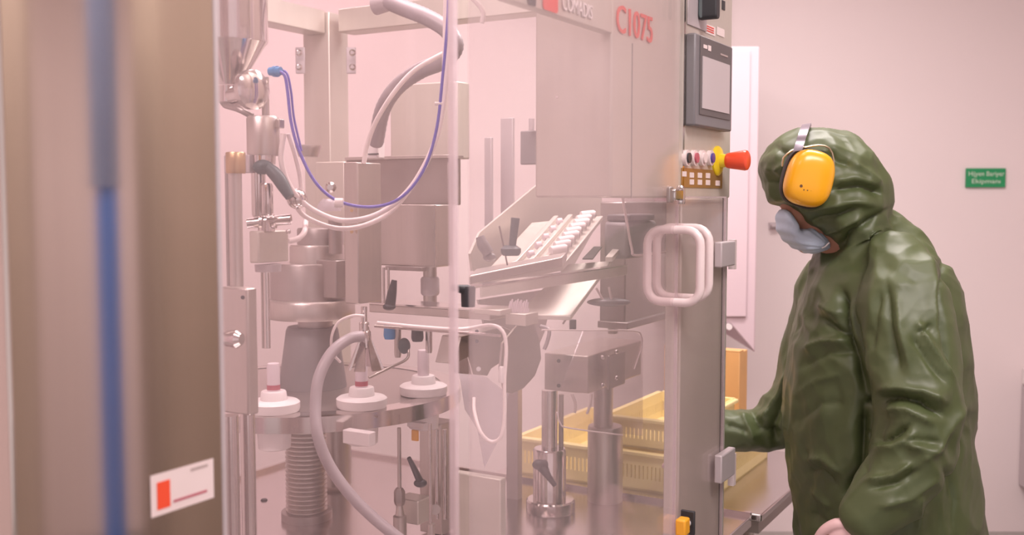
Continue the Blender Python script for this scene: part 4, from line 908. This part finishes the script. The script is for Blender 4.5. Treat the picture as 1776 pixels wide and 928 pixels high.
# position of each vertex in the side view plane (X,Z scaled to the reference distance)
dep = co[:, 1]
sx = co[:, 0]*REFY/dep; sz = CAM.z+(co[:, 2]-CAM.z)*REFY/dep
S2 = np.stack([sx, sz], 1)
def stroke_d(pts):
    P = [wpt(*p) for p in pts]; best = np.full(len(S2), 9.0); side = np.zeros(len(S2)); tt = np.zeros(len(S2)); nseg = len(P)-1
    for i in range(nseg):
        a, b = P[i], P[i+1]; ab = b-a; L2 = ab@ab; t = np.clip(((S2-a)@ab)/L2, 0, 1); q = a+t[:, None]*ab; d = S2-q; dist = np.hypot(d[:, 0], d[:, 1])
        m = dist < best; best[m] = dist[m]; sd = ab[0]*d[:, 1]-ab[1]*d[:, 0]; side[m] = np.sign(sd[m]); tt[m] = (i+t[m])/nseg
    return best, side, tt
STR = [
    ([(1500, 700), (1530, 690), (1560, 690), (1599, 697), (1642, 722)], 9, -24), ([(1505, 682), (1550, 672), (1600, 678), (1648, 700)], 14, 12), ([(1520, 712), (1570, 708), (1625, 738)], 13, 12),
    ([(1500, 750), (1525, 763), (1546, 757), (1582, 735)], 8, -16), ([(1510, 776), (1550, 774), (1590, 752)], 10, 9), ([(1571, 772), (1636, 786)], 7, 8), ([(1560, 760), (1640, 770)], 7, -7),
    ([(1497, 832), (1550, 824), (1584, 803)], 8, 10), ([(1500, 845), (1560, 838), (1600, 815)], 8, -8), ([(1520, 880), (1580, 870), (1630, 830)], 10, 7),
    ([(1458, 500), (1463, 530), (1471, 583), (1488, 629), (1507, 692)], 10, -22), ([(1499, 700), (1497, 758), (1494, 812), (1456, 866)], 9, -20), ([(1475, 520), (1484, 580), (1502, 620), (1524, 680)], 13, 10),
    ([(1611, 397), (1640, 446), (1636, 514), (1645, 592), (1668, 675)], 9, -12), ([(1600, 420), (1622, 480), (1626, 560), (1640, 620)], 12, 8),
    ([(1419, 546), (1447, 570), (1472, 583)], 8, -14), ([(1391, 608), (1428, 592), (1472, 590)], 9, 12), ([(1385, 640), (1430, 612), (1480, 610)], 9, -9),
    ([(1412, 525), (1440, 540), (1462, 545)], 10, 9), ([(1368, 694), (1414, 660), (1460, 650)], 10, 6), ([(1372, 735), (1420, 700), (1470, 700)], 11, -6), ([(1382, 800), (1424, 796), (1461, 823)], 8, 9), ([(1384, 822), (1420, 815), (1450, 845)], 8, -9),
    ([(1396, 850), (1437, 883)], 8, 8), ([(1386, 760), (1400, 840), (1412, 915)], 8, -7), ([(1400, 890), (1440, 915)], 8, -8),
    ([(1553, 500), (1560, 570), (1580, 652)], 12, 8), ([(1535, 480), (1542, 560), (1556, 640)], 10, -9), ([(1590, 555), (1613, 592), (1660, 668)], 8, 10), ([(1578, 580), (1605, 620), (1640, 665)], 8, -9),
    ([(1525, 500), (1515, 560), (1507, 615)], 9, -9), ([(1590, 575), (1607, 572), (1618, 560)], 6, -8),
    ([(1600, 800), (1640, 770), (1676, 700)], 9, 7), ([(1640, 810), (1660, 870), (1650, 925)], 10, -8), ([(1600, 860), (1590, 925)], 10, 8),
    ([(1429, 436), (1459, 424), (1496, 393), (1545, 362)], 8, -16), ([(1450, 445), (1500, 415), (1560, 385)], 11, 10),
    ([(1440, 330), (1492, 322), (1535, 337)], 7, -14), ([(1440, 315), (1480, 308), (1530, 322)], 9, 8), ([(1380, 366), (1435, 356), (1484, 350), (1520, 356)], 9, 10), ([(1353, 346), (1390, 364), (1424, 396)], 8, 8),
    ([(1435, 262), (1456, 280), (1480, 285)], 8, -9), ([(1472, 277), (1508, 300), (1533, 319)], 9, 8), ([(1322, 312), (1345, 322), (1365, 318)], 8, -10), ([(1322, 292), (1345, 297), (1362, 285)], 8, 8), ([(1340, 250), (1360, 265), (1368, 280)], 8, -7),
    ([(1400, 384), (1440, 380), (1492, 358)], 8, -15), ([(1415, 412), (1450, 400), (1500, 372)], 8, 9), ([(1365, 270), (1360, 300), (1366, 330)], 7, -8),
    ([(1368, 640), (1345, 690), (1318, 730)], 9, 10), ([(1362, 668), (1340, 740), (1350, 770)], 8, -12), ([(1300, 700), (1320, 742), (1360, 752)], 8, -10), ([(1285, 712), (1310, 765)], 8, 8), ([(1262, 735), (1300, 750)], 7, -7),
]
disp = np.zeros(len(S2)); face = np.clip(-no[:, 1]*1.6+.25, 0, 1)
for pts, wd, am in STR:
    d, sd, t = stroke_d(pts); wpx = wd*K*.9; fade = np.clip(np.minimum(t, 1-t)*5+.15, 0, 1)
    prof = .4*np.exp(-(d/wpx)**2)+.75*np.exp(-d/(wpx*.7))
    disp += am*.00072*prof*fade*face
# cloth wrinkles everywhere
dn_ = np.zeros(len(S2))
def nf(p, sc, off): return noise.noise(Vector((p[0]*sc[0]+off, p[1]*sc[1], p[2]*sc[2])))
for i in range(len(co)):
    p = co[i]; wx = nf(p, (5, 5, 5), 3)*.12
    q = (p[0]+wx, p[1], p[2]+wx*.8)
    a = 1-abs(nf(q, (7, 6, 4), 11))*2.2
    v1 = noise.voronoi(Vector((q[0]*8+q[2]*3, q[1]*8, q[2]*6-q[0]*2)))[0]; v2 = noise.voronoi(Vector((q[0]*17-q[2]*5, q[1]*17, q[2]*13+q[0]*5+3)))[0]
    dn_[i] = max(a, -.3)*.004+v1[0]*.020+v2[0]*.010
dn_ -= dn_.mean(); co2 = co+no*(disp*1.65+dn_-.004)[:, None]
# face opening: pull the hood surface back off the face, leaving a brim
hx, hz_ = hc_.x, hc_.z
jacket_me.vertices.foreach_set('co', co2.astype(np.float32).ravel()); jacket_me.update()
bm = bmesh.new(); bm.from_mesh(jacket_me)
e0_ = at(1337, 352, TY); e1_ = at(1432, 422, TY); ed = (e1_-e0_).normalized(); en = Vector((-ed.z, 0, ed.x))
if en.x > 0: en = -en
cen = (e0_+e1_)/2; kill = []
for f in bm.faces:
    c = f.calc_center_median(); r = c-cen
    if abs(c.y-TY) < .105 and r.dot(en) > .004 and abs(r.dot(ed)) < .070 and c.z > e1_.z-.03 and c.z < e0_.z+.02: kill.append(f)
bmesh.ops.delete(bm, geom=kill, context='FACES')
# open cuffs and hem
bm.to_mesh(jacket_me); bm.free()
# --- trousers, boots
tr_ = G(); tr_.loft(torso([(1130, 1400, 1680, .19, TY), (1000, 1396, 1680, .21, TY), (940, 1396, 1680, .20, TY)])); legs(tr_, .125, .075, .66, .26)
tro_me = evalmods(tr_, [('REMESH', dict(mode='VOXEL', voxel_size=.012)), ('SMOOTH', dict(factor=.5, iterations=4))])
bt = []
for s_ in (-1, 1):
    g = G(); g.tube([Vector((HX+.03, TY+.11*s_, .30)), Vector((HX+.03, TY+.11*s_, .18)), Vector((HX+.02, TY+.11*s_, .07))], [.062, .058, .056], 18, 4)
    g.ell((HX-.045, TY+.11*s_, .055), (.135, .054, .054)); g.para(Vector((HX-.17, TY+.11*s_-.045, 0)), X*.25, Yv*.09, Z*.03)
    bt.append(('boot', evalmods(g, [('REMESH', dict(mode='VOXEL', voxel_size=.008)), ('SMOOTH', dict(factor=.5, iterations=3))]), m_boot))
# --- mask
mk = G()
pxin([(1353, 362), (1350, 384), (1355, 405), (1368, 422), (1384, 434), (1404, 440), (1428, 434), (1438, 428), (1432, 414), (1416, 400), (1396, 392), (1380, 398), (1373, 388), (1369, 372), (1362, 363)], (1375, 408), TY, .072, mk, 11, .45, 44)
mask_me = evalmods(mk, [('REMESH', dict(mode='VOXEL', voxel_size=.004)), ('SMOOTH', dict(factor=.5, iterations=10))])
mc = np.empty(len(mask_me.vertices)*3, np.float32); mask_me.vertices.foreach_get('co', mc); mc = mc.reshape(-1, 3).astype(np.float64)
mn = np.empty_like(mc, dtype=np.float32).ravel(); mask_me.vertices.foreach_get('normal', mn); mn = mn.reshape(-1, 3)
o_ = at(1430, 428, TY)
ang = np.arctan2(mc[:, 2]-o_.z, mc[:, 0]-o_.x)
mc += mn*(np.sin(ang*30)*.0014)[:, None]; mask_me.vertices.foreach_set('co', mc.astype(np.float32).ravel()); mask_me.update()
strap = G().tube([at(1426, 430, 2.44), at(1432, 427, 2.43), at(1438, 421, 2.42)], .0018, 8, 4)
# --- ear defenders
EY = 2.335
def muff(Yc, sgn):
    cup = G(); c = at(1405, 309, Yc)
    prof = [(-.6, .2), (0, 0)]
    # rounded shell: superellipse outline tilted, domed along -Y
    ax = Vector((.97, 0, -.24)).normalized(); az = Vector((.24, 0, .97)).normalized(); R = []
    for k, (scl, dy) in enumerate(((.97, .0), (1.0, .006), (1.0, .016), (.97, .027), (.90, .036), (.78, .042), (.58, .046), (.32, .048), (.08, .0485))):
        ring = []
        for i in range(44):
            t = 2*math.pi*i/44; cc, ss = math.cos(t), math.sin(t); e = .72
            x = .0535*math.copysign(abs(cc)**e, cc)*scl*(1-.06*ss); z = .0645*math.copysign(abs(ss)**e, ss)*scl
            ring.append(c+ax*x+az*z+Yv*(-dy*sgn+.02*sgn))
        R.append(ring)
    cup.loft(R)
    base = G(); R = []
    for dy, scl in ((.046, .90), (.042, 1.04), (.026, 1.07), (.018, 1.04)):
        R.append([c+ax*.0535*math.copysign(abs(math.cos(2*math.pi*i/40))**.72, math.cos(2*math.pi*i/40))*scl+az*.0645*math.copysign(abs(math.sin(2*math.pi*i/40))**.72, math.sin(2*math.pi*i/40))*scl+Yv*dy*sgn for i in range(40)])
    base.loft(R)
    return cup, base, c, ax, az
cupL, baseL, cc, ax, az = muff(EY, 1)
cupR, baseR, _, _, _ = muff(2*TY-EY, -1)
topc = at(1386, 222, TY)
band = G(); bpts = []
zlo = at(1383, 262, EY)
for k in range(25):
    a = math.pi*k/24; y = TY-math.cos(a)*(TY-EY+.005)
    xb_ = zlo.x+(at(1383, 262, 2*TY-EY).x-zlo.x)*(y-EY)/(2*(TY-EY)); x = xb_+.022*math.sin(a)**.8; z = zlo.z+(at(1402, 217, TY).z-zlo.z)*math.sin(a)**.75
    bpts.append(Vector((x, y, z)))
o = len(band.v)
Rb = []
for i, p in enumerate(bpts):
    t = (bpts[min(i+1, 24)]-bpts[max(i-1, 0)]).normalized(); wv = Vector((1, 0, .15)).normalized(); nn = t.cross(wv).normalized()
    Rb.append([p+wv*.0105+nn*.002, p-wv*.0105+nn*.002, p-wv*.0105-nn*.002, p+wv*.0105-nn*.002])
band.loft(Rb)
def yoke(Yc, sgn):
    c = at(1405, 309, Yc); g = G()
    g.tube([c+ax*a_+az*b_+Yv*.018*sgn for a_, b_ in ((-.064, .012), (-.066, .032), (-.052, .052), (-.030, .066), (-.026, .066))], .0022, 8, 2)
    g.tube([c+ax*a_+az*b_+Yv*.018*sgn for a_, b_ in ((-.026, .066), (.005, .079), (.030, .078), (.046, .056), (.056, .020))], .0022, 8, 2)
    return g
lg_ = G()
for (a_, b_, r_) in ((-.022, -.024, .0035), (-.010, -.022, .0022), (-.002, -.020, .0022), (.005, -.019, .0022), (-.014, -.031, .0016), (-.006, -.030, .0016), (.002, -.028, .0016)):
    p = cc+ax*a_+az*b_+Yv*-.0215; lg_.cyl(p+Yv*.006, p-Yv*.0055, r_, r_, 10)
parts = [('body', body_me, m_skin), ('jacket', jacket_me, m_jacket, dict(label='dark green hooded waterproof jacket')), ('trousers', tro_me, m_trouser), ('glove', evalmods(glv, RMG), m_glove), ('glove', evalmods(glf, RMG), m_glove)]+bt+[
    ('face_mask', mask_me, m_mask, dict(label='pale blue surgical mask', sub=[('strap', strap, m_white)])),
    ('ear_defenders', band, m_mband, dict(label='ear defenders with amber yellow cups and grey headband', sub=[
        ('ear_cup', cupL, m_muff), ('ear_cushion', baseL, m_gasket), ('ear_cup', cupR, m_muff), ('ear_cushion', baseR, m_gasket), ('wire_yoke', yoke(EY, 1), m_wire), ('wire_yoke', yoke(2*TY-EY, -1), m_wire), ('printed_logo', lg_, m_ink)]))]
T('person', 'person in green hooded jacket, blue mask and yellow ear defenders, leaning over the table', 'person', parts, origin=Vector((HX, TY, 0)))
